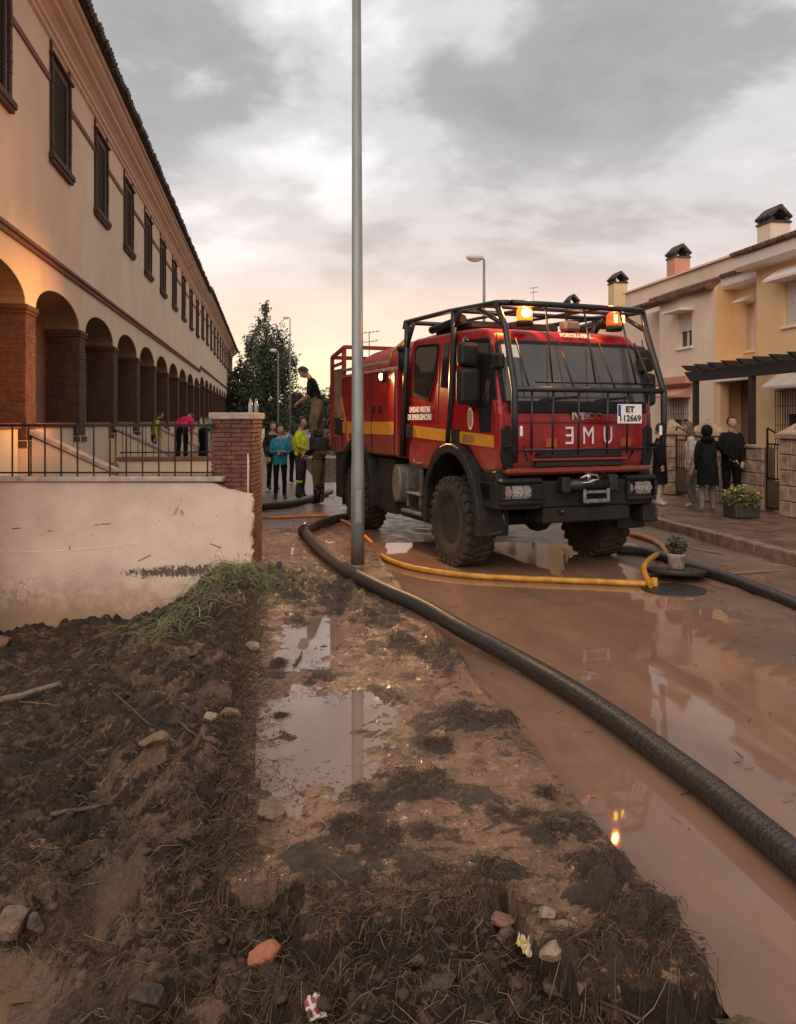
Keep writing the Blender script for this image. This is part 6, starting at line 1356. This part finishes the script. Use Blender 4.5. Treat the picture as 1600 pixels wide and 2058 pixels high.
# people in the front yard
yard = dict(kL=(.12, -.06, .5), kR=(-.12, .0, .5))
person('person in a lime yellow top standing at the far yard steps behind the railing', (*at_depth(309, 845, 19.0).xy, .90), 1.9, 1.22, dict(eL=(.2, -.1, 1.15), wL=(.12, -.25, 1.0), **yard), cloth('lime', (.46, .52, .05)), BLK, BOOT, hair='short', bend=.25, nod=.3)
person('bent person in a bright pink top and black trousers behind the railing', (*at_depth(366, 845, 19.0).xy, .90), 2.9, 1.50, dict(wL=(.2, -.3, 1.0), wR=(-.2, -.3, 1.0)), cloth('pink', (.72, .03, .11)), BLK, BOOT, hair='short', bend=1.0, nod=.3)
person('bent person in a green top nearest the brick pillar, behind the railing', (*at_depth(408, 845, 19.0).xy, .90), 2.2, 1.46, dict(wL=(.2, -.3, 1.0), wR=(-.2, -.3, 1.0)), cloth('green', (.05, .27, .18)), BLK, BOOT, hair='short', bend=1.25, nod=.2)
# people on the right pavement
G = on_ground(1326, 1016, .2)
r, *_ = person('person in a long black dress and pale boots standing beside the truck', (G.x, G.y, .2), .9, 1.62, None, BLK, mat('pale boot leg', (.55, .42, .34), .6), mat('pale boot', (.58, .46, .38), .55), hair='short', coat=(BLK, .47, .185, .21))
G = on_ground(1422, 1030, .2)
r, J, hc, HM = person('person in a dark green hooded coat and grey leggings reaching out an arm', (G.x, G.y, .2), 2.75, 1.60, dict(eR=(-.34, -.12, 1.24), wR=(-.55, -.26, 1.10), kL=(.10, -.05, .5), aL=(.12, .10, .09), tL=(.14, -.06, .035)), cloth('bottle green', (.009, .0125, .010), .75), cloth('grey marl', (.20, .165, .14)), mat('light trainer', (.40, .34, .30), .7), hair=None, bend=.12, coat=(cloth('bottle green', (.009, .0125, .010), .75), .56, .20, .22))
b = B(); vs_ = b.ball(hc+HM @ Vector((0, .02, .0)), .116, 3, (1, 1.12, 1.15)); b.ball(J['neck0']+Vector((0, .06, .03)), .11, 2, (1.3, .8, .6)); b.done('hood', cloth('bottle green', (.009, .0125, .010), .75), r)
G = on_ground(1412, 1024, .2)
person('person in a white top and grey leggings behind the hooded coat', (G.x+.0, G.y+.35, .2), -2.2, 1.66, dict(kL=(.1, -.08, .5)), cloth('off-white', (.55, .46, .40)), cloth('grey leggings', (.16, .135, .115)), mat('light trainer', (.40, .34, .30), .7), hair='long', bend=.1, coat=(cloth('off-white', (.55, .46, .40)), .84, .165, .17), hairm=mat('brown hair', (.16, .075, .035), .5, 0, .3, 60, .5, 200))
G = on_ground(1470, 1020, .2)
person('man in black with short dark hair and open collar by the garden wall', (G.x, G.y, .2), -.35, 1.76, dict(eR=(-.22, -.04, 1.14), wR=(-.08, -.25, 1.00), eL=(.22, .0, 1.14), wL=(.17, -.15, .92)), BLK, BLK, BOOT, hair='short', look=.5, build=1.1, loose=1.25, coat=(BLK, .80, .185, .195))

# ---------------------------------------------------------------- stones, sticks and scraps on the ground
def rock(name, label, px, py, s, m, sc=(1, 1, .7), zoff=0.0, cat='stone', rz=0.0, group=None, seed=1, cuts=5):
    g = on_ground(px, py, .0)
    for _ in range(4): h = height_at(min(g.x, 1.44), g.y)[0]; g = on_ground(px, py, h)
    rnd = random.Random(seed); b = B(); vs_ = b.ball((0, 0, 0), 1, 3, smooth=False)
    pl = [(Vector((rnd.gauss(0, 1), rnd.gauss(0, 1), rnd.gauss(0, .8))).normalized(), rnd.uniform(.5, .8)) for _ in range(cuts+3)]
    for v in vs_:
        for n_, d in pl:
            q = v.co.dot(n_)-d
            if q > 0: v.co -= n_*q
        v.co *= 1+.07*noise.noise(v.co*3+Vector((seed, 0, 0))); v.co = Vector((v.co.x*s*sc[0], v.co.y*s*sc[1], v.co.z*s*sc[2]))
    o = b.done(name, m, None, (g.x, g.y, h+s*sc[2]*.35+zoff)); o.rotation_euler = (rnd.gauss(0, .15), rnd.gauss(0, .15), rz); return tag(o, label, cat, group)
PALE = mat('pale stone', (.34, .235, .165), .8, 0, .25, 14, .5, 50); MUDST = mat('muddy stone', (.20, .125, .080), .6, 0, .3, 14, .6, 45); OCH = mat('ochre stone', (.23, .135, .070), .75, 0, .3, 12, .5, 50); ORB = mat('orange brick', (.38, .135, .07), .85, 0, .2, 14, .5, 60); MUDBR = mat('mud-coated stone', (.085, .053, .035), .6, 0, .3, 14, .7, 45)
rock('stone', 'pale angular stone on the pavement edge beside the mud bank', 508, 1304, .065, PALE, (1, .8, .7), seed=3)
rock('stone', 'pale and ochre stone half sunk at the pavement edge by the large puddle', 448, 1452, .085, OCH, (1.3, .8, .75), seed=4); rock('stone', 'small whitish stone touching the ochre stone', 422, 1444, .045, PALE, (1.1, .8, .8), seed=14)
rock('stone', 'tan stone slab on the left side of the muddy pavement', 550, 1638, .085, MUDST, (1.25, .8, .5), seed=5)
rock('stone', 'ochre mud-streaked stone in the dark straw left of the puddle', 318, 1492, .09, OCH, (1.2, .8, .5), seed=6)
rock('brick_fragment', 'orange broken brick lying in the mud below the slab', 538, 1925, .07, ORB, (1.1, .6, .6), cat='brick', rz=.4, seed=7)
rock('brick_fragment', 'rounded brown brick in the crack between the slabs', 1000, 1852, .055, mat('brown brick', (.26, .13, .085), .8, 0, .25, 16, .5), (1.5, .7, .6), cat='brick', rz=-.6, seed=8)
rock('stone', 'grey brown stone just below the brown brick in the crack', 1016, 1886, .045, MUDST, (1, .9, .7), seed=9)
rock('stone', 'reddish stone by the left edge below the white wall', 6, 1300, .13, mat('reddish stone', (.24, .11, .075), .75, 0, .2, 10, .4), (1, .8, .7), seed=10)
rock('stone', 'dark brown stone at the left edge above the brown puddle', 24, 1866, .085, MUDST, (1.1, .7, .8), seed=11); rock('stone', 'smaller dark stone right of the left edge stone', 70, 1868, .05, MUDBR, (.9, .7, 1), seed=12)
rock('stone', 'small muddy stone on the slab beside its little puddle', 1100, 1842, .04, PALE, (1.2, .8, .6), seed=13); rock('stone', 'small pale stone at the slab edge beside the yellow scrap', 1112, 1918, .04, PALE, (1.3, .8, .7), seed=15)
for i, (px, py, s) in enumerate([(1180, 1985, .13), (640, 1862, .10), (300, 1985, .06), (880, 1975, .06)]):
    rock('broken_slab_piece', ['large mud-coated slab piece at the bottom right below the pavement', 'mud-coated slab edge piece right of the orange brick', 'small muddy lump right of the ochre puddle', 'small muddy lump below the broken slab, above the bottom edge'][i], px, py, s, MUDBR, (1.5, .9, .5), -.03, cat='rubble', seed=30+i)
def stick(name, label, p0, p1, r, m, lift=.03, cat='stick'):
    a, c = on_ground(*p0, 0), on_ground(*p1, 0)
    for _ in range(4): a = on_ground(*p0, height_at(a.x, a.y)[0]+lift); c = on_ground(*p1, height_at(c.x, c.y)[0]+lift)
    b = B(); n = 6; rnd = random.Random(label); pts = [a.lerp(c, i/n)+Vector((rnd.gauss(0, r*.5), rnd.gauss(0, r*.5), rnd.gauss(0, r*.3))) for i in range(n+1)]
    b.tube(pts, [r*(1-.35*i/n)*rnd.uniform(.9, 1.1) for i in range(n+1)], 7); return tag(b.done(name, m), label, cat)
WOODP = mat('weathered wood', (.21, .145, .095), .8, 0, .3, 12, .6, 60, stretch=(4, 1, 4)); WOODD = mat('dark wet wood', (.10, .062, .040), .6, 0, .3, 12, .5, 60)
stick('branch', 'thick pale branch sticking in from the left edge of the mud', (-40, 1418), (120, 1372), .030, WOODP, .05)
stick('stick', 'straight thin stick lying diagonally in the middle of the straw bank', (222, 1388), (304, 1458), .009, WOODD); stick('stick', 'thin stick left of the ochre stone', (352, 1446), (440, 1512), .008, WOODD)
stick('stick', 'muddy stick lying level across the lower left straw', (105, 1634), (210, 1620), .014, WOODD); stick('stick', 'thin pale reed leaning at the foot of the white wall', (28, 1232), (84, 1280), .006, WOODP)
stick('stick', 'long thin stalk below the thick branch', (36, 1410), (125, 1418), .006, WOODP); stick('stick', 'thin root lying over the lower slab', (1090, 1955), (1290, 2050), .007, WOODD, .05); stick('stick', 'pale stalk crossing near the red and white packet', (655, 2012), (705, 1968), .004, WOODP, .03)
stick('stick', 'upright dark twig standing in the pavement puddle', (592, 1338), (606, 1310), .010, WOODD, .02)
def scrap(name, label, px, py, w, l, m, m2=None, rz=0.0, cat='litter', crumple=.010):
    g = on_ground(px, py, 0)
    for _ in range(4): h = height_at(g.x, g.y)[0]; g = on_ground(px, py, h)
    b = B(); n = 7; grid = [[b.bm.verts.new((w*(i/n-.5), l*(j/n-.5), .015+crumple*noise.noise(Vector((i*.8, j*.8, w*90)))+.02*(j/n))) for i in range(n+1)] for j in range(n+1)]
    for j in range(n):
        for i in range(n): f = b.bm.faces.new((grid[j][i], grid[j][i+1], grid[j+1][i+1], grid[j+1][i])); f.material_index = 1 if (m2 and (j % 3 != 0 and i % 3 != 2)) else 0
    o = b.done(name, [m]+([m2] if m2 else []), None, (g.x, g.y, h)); o.rotation_euler = (0, 0, rz); sm = o.modifiers.new('thickness', 'SOLIDIFY'); sm.thickness = .002; return tag(o, label, cat)
scrap('packet', 'torn red and white packet at the bottom edge', 632, 2038, .060, .085, mat('packet white', (.62, .50, .46), .6), mat('packet red', (.42, .08, .08), .5), .25, crumple=.005)
scrap('wrapper', 'crumpled yellow and white scrap in the crack between the slabs', 1056, 1916, .045, .055, mat('scrap white', (.70, .62, .50), .5), mat('scrap yellow', (.60, .42, .05), .5), .5, crumple=.05)
